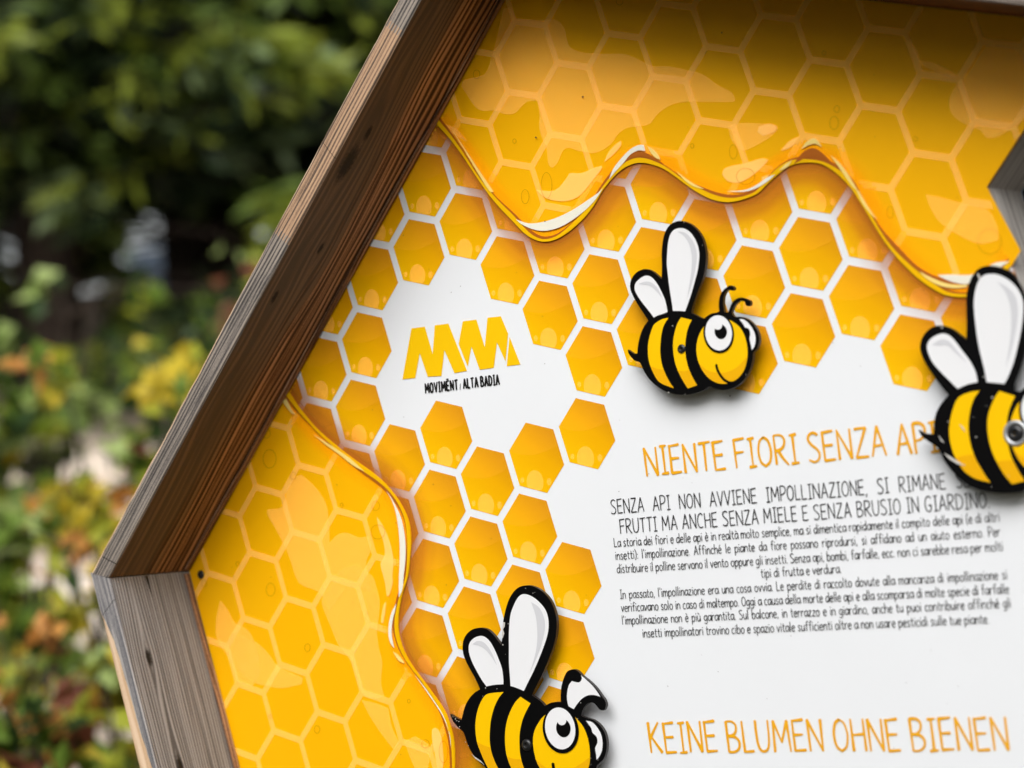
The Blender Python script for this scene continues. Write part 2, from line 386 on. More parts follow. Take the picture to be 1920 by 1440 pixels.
comb = MB()
for c in range(-9, 16):
    for k in range(-10, 7):
        r = k + (.5 if c % 2 else 0)
        if (c, r) in absent: continue
        if c >= 4 and c in (4,) and r < -6: continue
        if c >= 5 and r < lowest.get(c, 3): continue
        if c > 14: continue
        pts = [lat(*corner(c, r, .89, i)) for i in range(6)]
        ctr = lat(c*1.5/S3, r)
        if not inside(ctr, HEX) and not any(inside(p, HEX) for p in pts): continue
        cu, cv = c*1.5/S3, r
        deep = in_honey(ctr) and all(in_honey(p) for p in pts)
        if deep: continue
        seq = [corner(c, r, .89, i) for i in range(6)]
        def uvf_for(poly2):
            return None
        # the piece keeps lattice coordinates as UV through clipping
        a0, a1, a2 = lat(cu, cv), lat(cu+.4, cv), lat(cu, cv+.4)
        A = Matrix(((a1[0]-a0[0], a2[0]-a0[0]), (a1[1]-a0[1], a2[1]-a0[1]))).inverted()
        def uvf(p, A=A, a0=a0):
            w = A @ Vector((p[0]-a0[0], p[1]-a0[1])); return (w.x*.4/1.05+.5, w.y*.4/.92+.5)
        for q in pieces(pts): comb.poly(q, .0003, 0, uvf)
        def loc(pl): return [lat(cu+a, cv+b) for a, b in pl]
        def ell(x, y, rx, ry, ylim=-.437, n=22):
            return loc([(x+rx*math.cos(2*math.pi*i/n), max(ylim, y+ry*math.sin(2*math.pi*i/n))) for i in range(n)])
        for e in (ell(.02, -.34, .155, .165), ell(.275, -.285, .042, .05), ell(-.215, -.36, .036, .04)):
            for q in pieces(e): comb.poly(q, .0006, 1)
        gl = loc([(-.505, 0), (-.38, -.015), (-.2, -.005), (0, .04), (.2, .14), (.37, .25), (.257, .445), (-.257, .445)])
        for q in pieces(gl): comb.poly(q, .0006, 2)
comb.build('honeycomb_print', [M_CELL, M_BUB, M_GLOSS], panel, SO)

# soft brown edge printed outside the honey, and the deeper tone just inside its rim
honey = MB()
def edge_dist(px, edge):
    best = 1e9
    for i in range(len(edge)-1):
        ax, ay = edge[i]; bx, by = edge[i+1]; dx, dy = bx-ax, by-ay
        t = max(0, min(1, ((px[0]-ax)*dx+(px[1]-ay)*dy)/(dx*dx+dy*dy+1e-12)))
        d = (px[0]-ax-t*dx)**2+(px[1]-ay-t*dy)**2
        if d < best: best = d
    return math.sqrt(best)
for E2, poly in ((U2, H_UP), (L2, H_LE)):
    st = .0042
    xs = [p[0] for p in E2]; zs = [p[1] for p in E2]
    bx = int(min(xs)/st)-12, int(max(xs)/st)+12; bz = int(min(zs)/st)-14, int(max(zs)/st)+12
    Ea = np.array(E2)
    gx, gz = np.meshgrid(np.arange(bx[0], bx[1]+1)*st, np.arange(bz[0], bz[1]+1)*st, indexing='ij')
    D = np.full(gx.shape, 9.)
    for i in range(len(Ea)-1):
        a, b = Ea[i], Ea[i+1]; dd = b-a; l2 = dd @ dd+1e-14
        t = np.clip(((gx-a[0])*dd[0]+(gz-a[1])*dd[1])/l2, 0, 1)
        D = np.minimum(D, np.hypot(gx-a[0]-t*dd[0], gz-a[1]-t*dd[1]))
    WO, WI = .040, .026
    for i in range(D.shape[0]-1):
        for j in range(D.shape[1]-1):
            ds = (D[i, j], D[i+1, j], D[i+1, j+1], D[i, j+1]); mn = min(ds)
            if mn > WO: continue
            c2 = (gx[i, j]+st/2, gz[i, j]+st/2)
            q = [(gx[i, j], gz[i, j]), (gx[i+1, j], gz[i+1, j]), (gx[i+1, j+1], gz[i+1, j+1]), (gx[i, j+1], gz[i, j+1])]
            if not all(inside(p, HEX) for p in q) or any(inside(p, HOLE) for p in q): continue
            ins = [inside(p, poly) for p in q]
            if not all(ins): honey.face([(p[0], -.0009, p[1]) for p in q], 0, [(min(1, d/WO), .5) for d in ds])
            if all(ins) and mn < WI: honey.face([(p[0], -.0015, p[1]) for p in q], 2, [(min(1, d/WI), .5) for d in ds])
for poly in (H_UP, H_LE):
    c = clip_convex(poly, HEX)
    if c: honey.poly(c, .0012, 1)
# comb seen through the honey
def strip2(pa, pb, w, n):
    v = Vector((pb[0]-pa[0], pb[1]-pa[1])); nn = Vector((-v.y, v.x)).normalized()*w/2
    return [[(pa[0]+v.x*i/n+nn.x, pa[1]+v.y*i/n+nn.y), (pa[0]+v.x*(i+1)/n+nn.x, pa[1]+v.y*(i+1)/n+nn.y),
             (pa[0]+v.x*(i+1)/n-nn.x, pa[1]+v.y*(i+1)/n-nn.y), (pa[0]+v.x*i/n-nn.x, pa[1]+v.y*i/n-nn.y)] for i in range(n)]
def edge_far(p, lim):
    for E2 in (U2, L2):
        for q in E2:
            if (q[0]-p[0])**2+(q[1]-p[1])**2 < lim*lim: return False
    return True
for c in range(-10, 18):
    for k in range(-11, 8):
        r = k + (.5 if c % 2 else 0)
        ctr = lat(c*1.5/S3, r)
        if abs(ctr[0]) > 2.5: continue
        full = [corner(c, r, 1.0, i) for i in range(6)]; inn = [corner(c, r, .905, i) for i in range(6)]
        if not any(inside(lat(*p), HEX) for p in full): continue
        # each cell draws its own half of every line around it
        for i in range(6):
            o0, o1, n0, n1 = full[i], full[(i+1) % 6], inn[i], inn[(i+1) % 6]
            m = 8
            for s in range(m):
                t0, t1 = s/m, (s+1)/m
                f = lambda a, b, t: (a[0]+(b[0]-a[0])*t, a[1]+(b[1]-a[1])*t)
                q = [lat(*f(o0, o1, t0)), lat(*f(o0, o1, t1)), lat(*f(n0, n1, t1)), lat(*f(n0, n1, t0))]
                cc = (sum(p[0] for p in q)/4, sum(p[1] for p in q)/4)
                if not in_honey(cc) or not edge_far(cc, .010): continue
                near = not edge_far(cc, .022)
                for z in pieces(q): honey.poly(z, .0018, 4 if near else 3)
# pale reflections printed on the honey
Z3 = lambda p: zoomed(960, 0, 4, p)
Z4 = lambda p: zoomed(1440, 0, 4, p)
Z7 = lambda p: zoomed(960, 360, 4, p)
Z8 = lambda p: zoomed(1440, 360, 4, p)
Zb = lambda p: zoomed(480, 720, 4, p)
Z6 = lambda p: zoomed(480, 1080, 4, p)
Z5 = lambda p: zoomed(0, 1080, 4, p)
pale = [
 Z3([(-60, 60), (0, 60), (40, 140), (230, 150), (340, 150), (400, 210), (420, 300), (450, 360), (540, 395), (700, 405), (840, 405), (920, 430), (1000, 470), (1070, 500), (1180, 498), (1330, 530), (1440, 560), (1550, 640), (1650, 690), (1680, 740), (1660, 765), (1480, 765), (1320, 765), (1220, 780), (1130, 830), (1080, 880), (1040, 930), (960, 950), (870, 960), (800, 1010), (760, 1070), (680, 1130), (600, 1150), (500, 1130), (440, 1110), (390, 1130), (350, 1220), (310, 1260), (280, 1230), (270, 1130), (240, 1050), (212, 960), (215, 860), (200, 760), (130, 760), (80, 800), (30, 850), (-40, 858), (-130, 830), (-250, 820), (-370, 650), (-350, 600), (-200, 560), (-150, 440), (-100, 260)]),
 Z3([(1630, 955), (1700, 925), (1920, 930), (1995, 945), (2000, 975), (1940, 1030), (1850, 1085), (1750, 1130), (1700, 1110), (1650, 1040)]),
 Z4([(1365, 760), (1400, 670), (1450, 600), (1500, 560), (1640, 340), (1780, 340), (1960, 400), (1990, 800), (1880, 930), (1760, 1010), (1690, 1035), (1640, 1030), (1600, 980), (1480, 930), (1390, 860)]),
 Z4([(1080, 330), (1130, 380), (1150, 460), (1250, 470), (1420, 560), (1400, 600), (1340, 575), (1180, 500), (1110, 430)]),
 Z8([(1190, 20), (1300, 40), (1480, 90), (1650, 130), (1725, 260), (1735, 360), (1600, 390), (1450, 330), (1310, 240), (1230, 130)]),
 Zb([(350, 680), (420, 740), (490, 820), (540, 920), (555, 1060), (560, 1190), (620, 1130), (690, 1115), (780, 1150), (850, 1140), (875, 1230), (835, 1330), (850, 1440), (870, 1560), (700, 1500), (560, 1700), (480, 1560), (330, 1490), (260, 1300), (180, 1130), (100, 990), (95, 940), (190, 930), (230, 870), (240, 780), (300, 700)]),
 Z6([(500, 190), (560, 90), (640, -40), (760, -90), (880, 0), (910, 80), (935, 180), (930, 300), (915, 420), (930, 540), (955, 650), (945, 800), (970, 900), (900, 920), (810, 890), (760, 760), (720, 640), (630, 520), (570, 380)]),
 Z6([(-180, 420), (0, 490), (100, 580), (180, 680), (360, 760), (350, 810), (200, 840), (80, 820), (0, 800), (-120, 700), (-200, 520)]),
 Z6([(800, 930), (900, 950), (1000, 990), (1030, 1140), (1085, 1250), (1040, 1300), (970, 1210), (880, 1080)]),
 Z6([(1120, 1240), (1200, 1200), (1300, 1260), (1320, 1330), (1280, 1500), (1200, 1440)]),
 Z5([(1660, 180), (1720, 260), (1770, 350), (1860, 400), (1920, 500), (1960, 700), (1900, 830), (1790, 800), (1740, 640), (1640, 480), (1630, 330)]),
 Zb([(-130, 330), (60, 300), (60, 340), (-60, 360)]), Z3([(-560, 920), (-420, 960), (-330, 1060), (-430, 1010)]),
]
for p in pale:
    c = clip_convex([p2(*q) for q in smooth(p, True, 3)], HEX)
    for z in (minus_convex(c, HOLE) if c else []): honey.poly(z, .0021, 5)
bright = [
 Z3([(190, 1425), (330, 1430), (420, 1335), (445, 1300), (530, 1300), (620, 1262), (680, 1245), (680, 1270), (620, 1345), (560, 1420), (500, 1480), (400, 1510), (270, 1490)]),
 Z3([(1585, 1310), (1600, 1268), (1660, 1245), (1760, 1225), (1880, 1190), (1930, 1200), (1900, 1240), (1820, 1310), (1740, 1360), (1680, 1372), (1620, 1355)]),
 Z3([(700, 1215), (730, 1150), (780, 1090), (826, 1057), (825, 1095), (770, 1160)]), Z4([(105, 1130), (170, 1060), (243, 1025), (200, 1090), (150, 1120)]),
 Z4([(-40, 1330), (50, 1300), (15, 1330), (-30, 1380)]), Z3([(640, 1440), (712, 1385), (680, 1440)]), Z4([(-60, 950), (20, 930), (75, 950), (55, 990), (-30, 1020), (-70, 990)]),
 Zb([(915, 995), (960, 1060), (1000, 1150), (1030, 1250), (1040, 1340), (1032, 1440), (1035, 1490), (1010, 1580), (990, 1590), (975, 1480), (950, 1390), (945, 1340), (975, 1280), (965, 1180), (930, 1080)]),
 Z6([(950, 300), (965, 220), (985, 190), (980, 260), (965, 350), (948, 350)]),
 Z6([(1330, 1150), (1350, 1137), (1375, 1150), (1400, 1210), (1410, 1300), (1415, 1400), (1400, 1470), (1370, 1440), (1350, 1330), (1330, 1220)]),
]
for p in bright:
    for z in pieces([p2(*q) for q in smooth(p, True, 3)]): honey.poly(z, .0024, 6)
# rim: yellow lip, brown line, cream highlights
def offset_line(E, d0, d1):
    a, b = [], []
    for i, p in enumerate(E):
        q0 = E[max(0, i-2)]; q1 = E[min(len(E)-1, i+2)]
        v = Vector((q1[0]-q0[0], q1[1]-q0[1])).normalized(); n = Vector((-v.y, v.x))
        a.append((p[0]+n.x*d0[i], p[1]+n.y*d0[i])); b.append((p[0]+n.x*d1[i], p[1]+n.y*d1[i]))
    return a, b
def rim(E, d0, d1, h, m):
    a, b = offset_line(E, d0, d1)
    for i in range(len(E)-1):
        for z in pieces([a[i], a[i+1], b[i+1], b[i]]): honey.poly(z, h, m)
for E2, sg in ((U2, 1), (L2, -1)):
    n = len(E2); th = []; br = []
    for i in range(n):
        ph = i*.33
        th.append((.0042+.0014*math.sin(ph))*sg); br.append((.0022+.0013*math.sin(ph*.7+1))*sg)
    tst = (E2[n//2][0], E2[n//2][1]-.002) if sg == 1 else E2[n//2]
    # make sure the lip lies inside the honey
    q0, q1 = E2[n//2-1], E2[n//2+1]; v = Vector((q1[0]-q0[0], q1[1]-q0[1])).normalized()
    side = 1 if inside((E2[n//2][0]-v.y*.004, E2[n//2][1]+v.x*.004), H_UP if sg == 1 else H_LE) else -1
    th = [abs(t)*side for t in th]; br = [abs(t)*side for t in br]
    rim(E2, [0]*n, th, .0027, 7); rim(E2, [t*.96 for t in th], [t+b for t, b in zip(th, br)], .0025, 9)
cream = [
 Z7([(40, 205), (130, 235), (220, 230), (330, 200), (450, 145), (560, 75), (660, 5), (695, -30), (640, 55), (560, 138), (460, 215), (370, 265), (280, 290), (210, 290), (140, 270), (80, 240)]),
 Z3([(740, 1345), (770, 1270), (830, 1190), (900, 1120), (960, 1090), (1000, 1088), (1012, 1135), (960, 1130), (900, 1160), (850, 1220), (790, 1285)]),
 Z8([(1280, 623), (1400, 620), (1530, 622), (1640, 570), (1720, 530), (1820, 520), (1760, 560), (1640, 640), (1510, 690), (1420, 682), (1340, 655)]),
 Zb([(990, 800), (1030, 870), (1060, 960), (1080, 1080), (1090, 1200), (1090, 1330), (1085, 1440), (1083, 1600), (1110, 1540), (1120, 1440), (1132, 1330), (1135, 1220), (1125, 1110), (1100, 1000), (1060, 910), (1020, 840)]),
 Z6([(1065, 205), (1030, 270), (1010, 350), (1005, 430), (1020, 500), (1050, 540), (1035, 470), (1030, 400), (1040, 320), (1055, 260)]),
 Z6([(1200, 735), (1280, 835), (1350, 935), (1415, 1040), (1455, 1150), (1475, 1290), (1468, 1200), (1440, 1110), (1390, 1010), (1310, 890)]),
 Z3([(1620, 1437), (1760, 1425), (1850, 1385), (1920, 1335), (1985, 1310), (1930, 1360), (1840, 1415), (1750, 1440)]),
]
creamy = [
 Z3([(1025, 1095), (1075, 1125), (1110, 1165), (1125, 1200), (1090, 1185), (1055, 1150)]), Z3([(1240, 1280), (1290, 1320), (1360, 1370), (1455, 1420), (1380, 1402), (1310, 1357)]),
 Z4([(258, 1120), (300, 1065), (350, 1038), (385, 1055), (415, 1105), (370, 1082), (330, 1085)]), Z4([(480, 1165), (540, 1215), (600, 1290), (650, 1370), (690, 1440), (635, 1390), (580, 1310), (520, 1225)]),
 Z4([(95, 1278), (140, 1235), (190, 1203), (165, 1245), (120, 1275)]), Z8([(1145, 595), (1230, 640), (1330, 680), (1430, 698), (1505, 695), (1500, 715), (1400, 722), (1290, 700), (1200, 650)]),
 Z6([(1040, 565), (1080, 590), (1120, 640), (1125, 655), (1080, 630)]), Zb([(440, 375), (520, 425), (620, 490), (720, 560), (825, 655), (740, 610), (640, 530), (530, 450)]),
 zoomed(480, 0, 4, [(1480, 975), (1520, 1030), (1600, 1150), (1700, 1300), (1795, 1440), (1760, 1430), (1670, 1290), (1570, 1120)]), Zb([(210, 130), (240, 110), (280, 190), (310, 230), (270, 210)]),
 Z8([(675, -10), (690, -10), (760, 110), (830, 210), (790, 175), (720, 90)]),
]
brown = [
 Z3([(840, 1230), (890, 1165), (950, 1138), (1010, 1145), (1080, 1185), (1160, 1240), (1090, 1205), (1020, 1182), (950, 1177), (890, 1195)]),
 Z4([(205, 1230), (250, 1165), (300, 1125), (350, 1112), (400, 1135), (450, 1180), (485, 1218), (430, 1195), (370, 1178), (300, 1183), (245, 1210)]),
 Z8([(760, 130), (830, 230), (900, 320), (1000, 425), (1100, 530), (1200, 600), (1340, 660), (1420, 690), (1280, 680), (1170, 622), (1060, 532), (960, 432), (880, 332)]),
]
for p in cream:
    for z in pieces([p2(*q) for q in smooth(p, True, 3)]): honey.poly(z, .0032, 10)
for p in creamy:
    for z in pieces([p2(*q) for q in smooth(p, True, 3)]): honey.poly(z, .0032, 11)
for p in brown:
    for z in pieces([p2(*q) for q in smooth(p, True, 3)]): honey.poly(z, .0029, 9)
rings = [(897, 140, 6, 8), (1165, 3, 6, 7), (968, 265, 3, 4), (1028, 348, 10, 24), (988, 369, 7, 13), (1301, 274, 3, 4), (1378, 285, 7, 13), (1401, 331, 17, 15), (1548, 100, 3, 4), (1572, 205, 5, 6),
 (1567, 231, 8, 12), (1719, 261, 4, 4), (1672, 398, 6, 11), (1858, 453, 22, 23), (503, 812, 7, 9), (509, 860, 12, 17), (553, 892, 5, 7), (644, 947, 2.4, 4), (708, 948, 7, 8.5), (712, 997, 13, 13), (386, 1093, 4.5, 6.5),
 (449, 1057, 3, 4), (511, 1105, 8, 12), (580, 1214, 5, 7), (770, 1314, 2.5, 3.5), (510, 1343, 2.2, 3), (598, 1367, 5, 7), (801, 1394, 7, 7.5), (835, 1409, 8, 20)]
for x, y, rx, ry in rings:
    n = 26; w = .75
    o = [p2(x+(rx+w)*math.cos(2*math.pi*i/n), y+(ry+w)*math.sin(2*math.pi*i/n)) for i in range(n)]
    q = [p2(x+(rx-w*.4)*math.cos(2*math.pi*i/n), y+(ry-w*.4)*math.sin(2*math.pi*i/n)) for i in range(n)]
    for i in range(n):
        for z in pieces([o[i], o[(i+1) % n], q[(i+1) % n], q[i]]): honey.poly(z, .0035, 12)
rs = random.Random(3)
specks = [(1096, 182, 2), (1357, 62, 1.6), (1008, 258, 2), (1028, 119, 1), (1025, 415, 1.3), (746, 980, 1), (816, 908, 1), (1372, 742, 1.6)]
specks += [(rs.uniform(420, 1850), rs.uniform(20, 1420), rs.uniform(.5, .95)) for _ in range(90)]
for x, y, r_ in specks:
    q = [p2(x+r_*math.cos(a*1.05)*rs.uniform(.7, 1.2), y+r_*math.sin(a*1.05)*rs.uniform(.7, 1.2)) for a in range(6)]
    if inside(q[0], HEX) and not inside(q[0], HOLE): honey.poly(q, .0036, 13)
HMATS = [M_SHADE, M_HONEY, M_INNER, M_WEB, M_WEBF, M_PEACH, M_PEACH2, M_RIM, M_CELL, M_BROWN, M_CREAM, M_CREAMY, M_RING, M_SPECK]
parts_ = {k: MB() for k in ('up', 'left', 'dirt')}
for f, m, uv in zip(honey.f, honey.m, honey.uv):
    pts = [honey.v[i] for i in f]; c2 = (sum(p[0] for p in pts)/len(pts), sum(p[2] for p in pts)/len(pts))
    k = 'dirt' if m == 13 else None
    if not k:
        k = 'left' if inside(c2, H_LE) else 'up' if inside(c2, H_UP) else ('left' if edge_dist(c2, L2) < edge_dist(c2, U2) else 'up')
    parts_[k].face(pts, m, uv)
parts_['up'].build('honey_print', HMATS, panel, SO)['label'] = 'honey dripping from the top edge'
parts_['left'].build('honey_print', HMATS, panel, SO)['label'] = 'honey flowing down the left side'
tag(parts_['dirt'].build('dirt_specks', HMATS, panel, SO), kind='stuff')

# ------------------------------------------------------------------ lettering: a narrow pen-stroke alphabet
def S(*p): return ('s', list(p))
def L_(*p): return ('l', list(p))
G = {
'A': (.46, [L_((0, 0), (.23, 1)), L_((.23, 1), (.46, 0)), L_((.08, .33), (.39, .36))]),
'B': (.42, [L_((.02, 0), (0, 1)), S((0, 1), (.2, 1), (.33, .88), (.32, .68), (.2, .55), (.02, .52)), S((.02, .52), (.25, .5), (.4, .35), (.38, .13), (.22, .01), (.02, 0))]),
'C': (.42, [S((.4, .86), (.28, 1), (.12, .93), (.02, .68), (0, .4), (.08, .1), (.22, 0), (.38, .07))]),
'D': (.44, [L_((.02, 0), (0, 1)), S((0, 1), (.2, .96), (.4, .75), (.43, .42), (.3, .1), (.02, 0))]),
'E': (.38, [L_((0, 1), (.02, 0)), L_((0, .97), (.36, 1.01)), L_((.01, .52), (.32, .53)), L_((.02, .01), (.38, .03))]),
'F': (.36, [L_((0, 1), (.02, 0)), L_((0, .97), (.37, 1.01)), L_((.01, .52), (.32, .54))]),
'G': (.46, [S((.4, .86), (.28, 1), (.12, .93), (.02, .68), (0, .4), (.08, .1), (.22, 0), (.36, .06), (.42, .38)), L_((.24, .4), (.44, .4))]),
'H': (.42, [L_((0, 1), (.02, 0)), L_((.4, 1), (.42, 0)), L_((.01, .5), (.41, .53))]),
'I': (.24, [L_((.12, 1), (.13, 0)), L_((.01, .98), (.24, 1)), L_((.01, 0), (.26, .02))]),
'K': (.42, [L_((0, 1), (.02, 0)), L_((.36, 1), (.02, .46)), L_((.08, .52), (.42, 0))]),
'L': (.34, [L_((0, 1), (.02, 0)), L_((.02, .01), (.34, .03))]),
'M': (.56, [L_((.02, 0), (.04, 1)), L_((.04, 1), (.28, .3)), L_((.28, .3), (.5, 1)), L_((.5, 1), (.56, 0))]),
'N': (.46, [L_((.02, 0), (0, 1)), L_((0, 1), (.44, 0)), L_((.44, 0), (.44, 1))]),
'O': (.46, [S((.22, 1), (.07, .86), (0, .5), (.06, .14), (.22, 0), (.38, .14), (.45, .5), (.38, .86), (.22, 1))]),
'P': (.38, [L_((.02, 0), (0, 1)), S((0, 1), (.22, 1), (.37, .86), (.36, .62), (.22, .46), (.02, .42))]),
'R': (.42, [L_((.02, 0), (0, 1)), S((0, 1), (.22, 1), (.36, .87), (.34, .64), (.2, .5), (.02, .46)), S((.12, .47), (.26, .2), (.44, -.04))]),
'S': (.4, [S((.36, .92), (.22, 1), (.06, .92), (.03, .75), (.14, .58), (.3, .43), (.38, .25), (.32, .07), (.17, 0), (0, .08))]),
'T': (.4, [L_((.2, .98), (.2, 0)), L_((0, .96), (.42, 1))]),
'U': (.44, [S((0, 1), (.01, .4), (.08, .08), (.22, 0), (.36, .1), (.42, .4), (.43, 1))]),
'V': (.42, [L_((0, 1), (.21, 0)), L_((.21, 0), (.42, 1))]),
'Z': (.42, [L_((.02, .98), (.4, 1)), L_((.4, 1), (0, .01)), L_((0, .01), (.42, .02))]),
'a': (.36, [S((.33, .5), (.2, .62), (.05, .52), (0, .25), (.08, .03), (.22, .05), (.33, .28)), L_((.35, .63), (.41, 0))]),
'b': (.36, [L_((0, 1.02), (.01, 0)), S((.01, .3), (.12, .58), (.26, .6), (.35, .35), (.29, .06), (.15, 0), (.02, .1))]),
'c': (.3, [S((.29, .53), (.18, .62), (.04, .5), (0, .26), (.07, .04), (.18, 0), (.3, .07))]),
'd': (.37, [S((.34, .5), (.2, .61), (.05, .5), (0, .25), (.08, .03), (.22, .05), (.34, .28)), L_((.34, 1.02), (.36, 0))]),
'e': (.34, [S((.01, .31), (.33, .35), (.3, .54), (.17, .62), (.04, .5), (0, .26), (.08, .03), (.2, 0), (.33, .08))]),
'f': (.28, [S((.3, .93), (.2, 1.02), (.11, .88), (.11, .5), (.12, 0)), L_((0, .6), (.26, .62))]),
'g': (.36, [S((.33, .5), (.2, .61), (.05, .5), (0, .27), (.08, .06), (.22, .07), (.33, .28)), S((.34, .61), (.35, 0), (.3, -.25), (.15, -.3), (.02, -.22))]),
'h': (.36, [L_((0, 1.02), (.01, 0)), S((.01, .35), (.12, .58), (.25, .6), (.33, .45), (.35, 0))]),
'i': (.08, [L_((.03, .6), (.04, 0)), L_((.03, .8), (.04, .88))]),
'l': (.09, [L_((.03, 1.02), (.04, 0))]),
'm': (.54, [L_((0, .61), (.01, 0)), S((.01, .35), (.1, .58), (.19, .6), (.26, .45), (.27, 0)), S((.27, .35), (.36, .58), (.45, .6), (.52, .45), (.53, 0))]),
'n': (.35, [L_((0, .61), (.01, 0)), S((.01, .35), (.12, .58), (.24, .6), (.32, .45), (.34, 0))]),
'o': (.36, [S((.18, .62), (.05, .52), (0, .3), (.06, .06), (.18, 0), (.3, .08), (.36, .32), (.3, .53), (.18, .62))]),
'p': (.36, [L_((0, .61), (.02, -.32)), S((.01, .3), (.12, .57), (.26, .6), (.35, .35), (.29, .06), (.15, 0), (.02, .1))]),
'q': (.36, [S((.33, .5), (.2, .61), (.05, .5), (0, .27), (.08, .03), (.22, .05), (.33, .28)), L_((.34, .61), (.35, -.32))]),
'r': (.25, [L_((0, .61), (.01, 0)), S((.01, .35), (.1, .56), (.26, .6))]),
's': (.28, [S((.26, .55), (.15, .62), (.04, .54), (.06, .4), (.2, .27), (.26, .13), (.17, 0), (0, .06))]),
't': (.26, [S((.1, .88), (.1, .2), (.15, .02), (.27, .05)), L_((0, .6), (.25, .62))]),
'u': (.35, [S((0, .61), (.02, .2), (.1, .01), (.22, .05), (.32, .3)), L_((.33, .61), (.35, 0))]),
'v': (.33, [L_((0, .61), (.16, 0)), L_((.16, 0), (.33, .61))]),
'z': (.32, [L_((.02, .6), (.3, .61)), L_((.3, .61), (0, .01)), L_((0, .01), (.32, .02))]),
'.': (.06, [L_((.02, .05), (.03, 0))]), ',': (.09, [L_((.05, .06), (.0, -.12))]), "'": (.08, [L_((.04, 1.0), (.02, .8))]),
':': (.06, [L_((.02, .5), (.03, .44)), L_((.02, .06), (.03, 0))]), '(': (.16, [S((.15, 1.05), (.03, .7), (.02, .2), (.13, -.15))]), ')': (.16, [S((0, 1.05), (.13, .7), (.13, .2), (.02, -.15))]),
'/': (.22, [L_((.0, -.05), (.18, .75))]),
}
for k, b, ac in (('à', 'a', 'g'), ('è', 'e', 'g'), ('ù', 'u', 'g'), ('é', 'e', 'a')):
    w, st = G[b]; G[k] = (w, st+[L_((.1, .92), (.22, .74)) if ac == 'g' else L_((.24, .92), (.12, .74))])
w, st = G['E']; G['Ë'] = (w, st+[L_((.08, 1.16), (.09, 1.22)), L_((.26, 1.17), (.27, 1.23))])

def ribbon(mbx, pts, width, h, m, taper=0.0, rnd=None):
    n = len(pts); left, right = [], []
    for i in range(n):
        a = Vector(pts[max(0, i-1)]); b = Vector(pts[i]); c = Vector(pts[min(n-1, i+1)])
        v1 = (b-a).normalized() if i > 0 else (c-b).normalized(); v2 = (c-b).normalized() if i < n-1 else v1
        v = (v1+v2)
        v = v.normalized() if v.length > 1e-6 else v1
        nn = Vector((-v.y, v.x)); k = 1/max(.55, nn.dot(Vector((-v1.y, v1.x))))
        t = i/(n-1); wv = width*(1+taper*(.5-t)*1.2)
        left.append(b+nn*wv/2*k); right.append(b-nn*wv/2*k)
    # slightly rounded ends
    d0 = (Vector(pts[0])-Vector(pts[1])).normalized()*width*.3; d1 = (Vector(pts[-1])-Vector(pts[-2])).normalized()*width*.3
    e0 = Vector(pts[0])+d0; e1 = Vector(pts[-1])+d1
    quads = [[left[i], left[i+1], right[i+1], right[i]] for i in range(n-1)]
    quads.append([left[0], right[0], e0]); quads.append([left[-1], e1, right[-1]])
    for q in quads:
        if area2(q) < 0: q = q[::-1]
        if abs(area2(q)) < 1e-12: continue
        mbx.face([(p[0], -h, p[1]) for p in q], m)

def write(mbx, text, a, b, cap, width, m=0, space=.26, gap=.13, taper=0.0, h=.0006, lean=0.0, seed=1, jitter=.0, fixed=None):
    """text on the baseline from a to b (traced ends); cap = capital height in metres"""
    A = Vector(p2(*a)); B = Vector(p2(*b)); u = (B-A); L = u.length; u.normalize(); v = Vector((-u.y, u.x))
    tot = 0
    for i, ch in enumerate(text): tot += space if ch == ' ' else G[ch][0]+gap
    tot -= gap
    sx = L/tot; x = 0; rr = random.Random(seed); cnt = 0
    for ch in text:
        if ch == ' ': x += space; continue
        w, strokes = G[ch]
        jy = rr.uniform(-jitter, jitter)
        for kind, pts in strokes:
            q = smooth(pts, False, 3, 70) if kind == 's' else pts
            tp = taper*rr.choice((-1, 1))*rr.uniform(.3, 1)
            pos = [A+u*((x+px+lean*py)*sx)+v*((py+jy)*cap) for px, py in q]
            ribbon(mbx, pos, width*rr.uniform(.92, 1.1), h+(cnt % 6)*.00004, m, tp); cnt += 1
        x += w+gap
def dist_px(a, b): return (Vector(p2(*a))-Vector(p2(*b))).length
t1 = MB(); write(t1, 'NIENTE FIORI SENZA API', (1213, 892), (1760, 846), dist_px((1209, 840), (1215, 892)), .0028, taper=.5, jitter=.02, seed=3, lean=-.03)
t1.build('heading_lettering', M_TITLE, panel, SO)
t2 = MB(); write(t2, 'KEINE BLUMEN OHNE BIENEN', (1221, 1411), (1893, 1406), dist_px((1217, 1355), (1222, 1411)), .0028, taper=.5, jitter=.02, seed=5, lean=-.03)
t2.build('heading_lettering', M_TITLE, panel, SO)
t3 = MB()
cs = dist_px((1144, 937), (1147.5, 963))
write(t3, 'SENZA API NON AVVIENE IMPOLLINAZIONE, SI RIMANE SENZA', (1147, 963.5), (1868, 909), cs, .00118, space=.62, seed=7, jitter=.02)
write(t3, 'FRUTTI MA ANCHE SENZA MIELE E SENZA BRUSIO IN GIARDINO.', (1164, 1000), (1856, 951), cs, .00118, space=.3, seed=8, jitter=.02)
t3.build('subheading_lettering', M_TEXT, panel, SO)
t4 = MB(); cb = dist_px((1151, 1008.5), (1152.5, 1025))
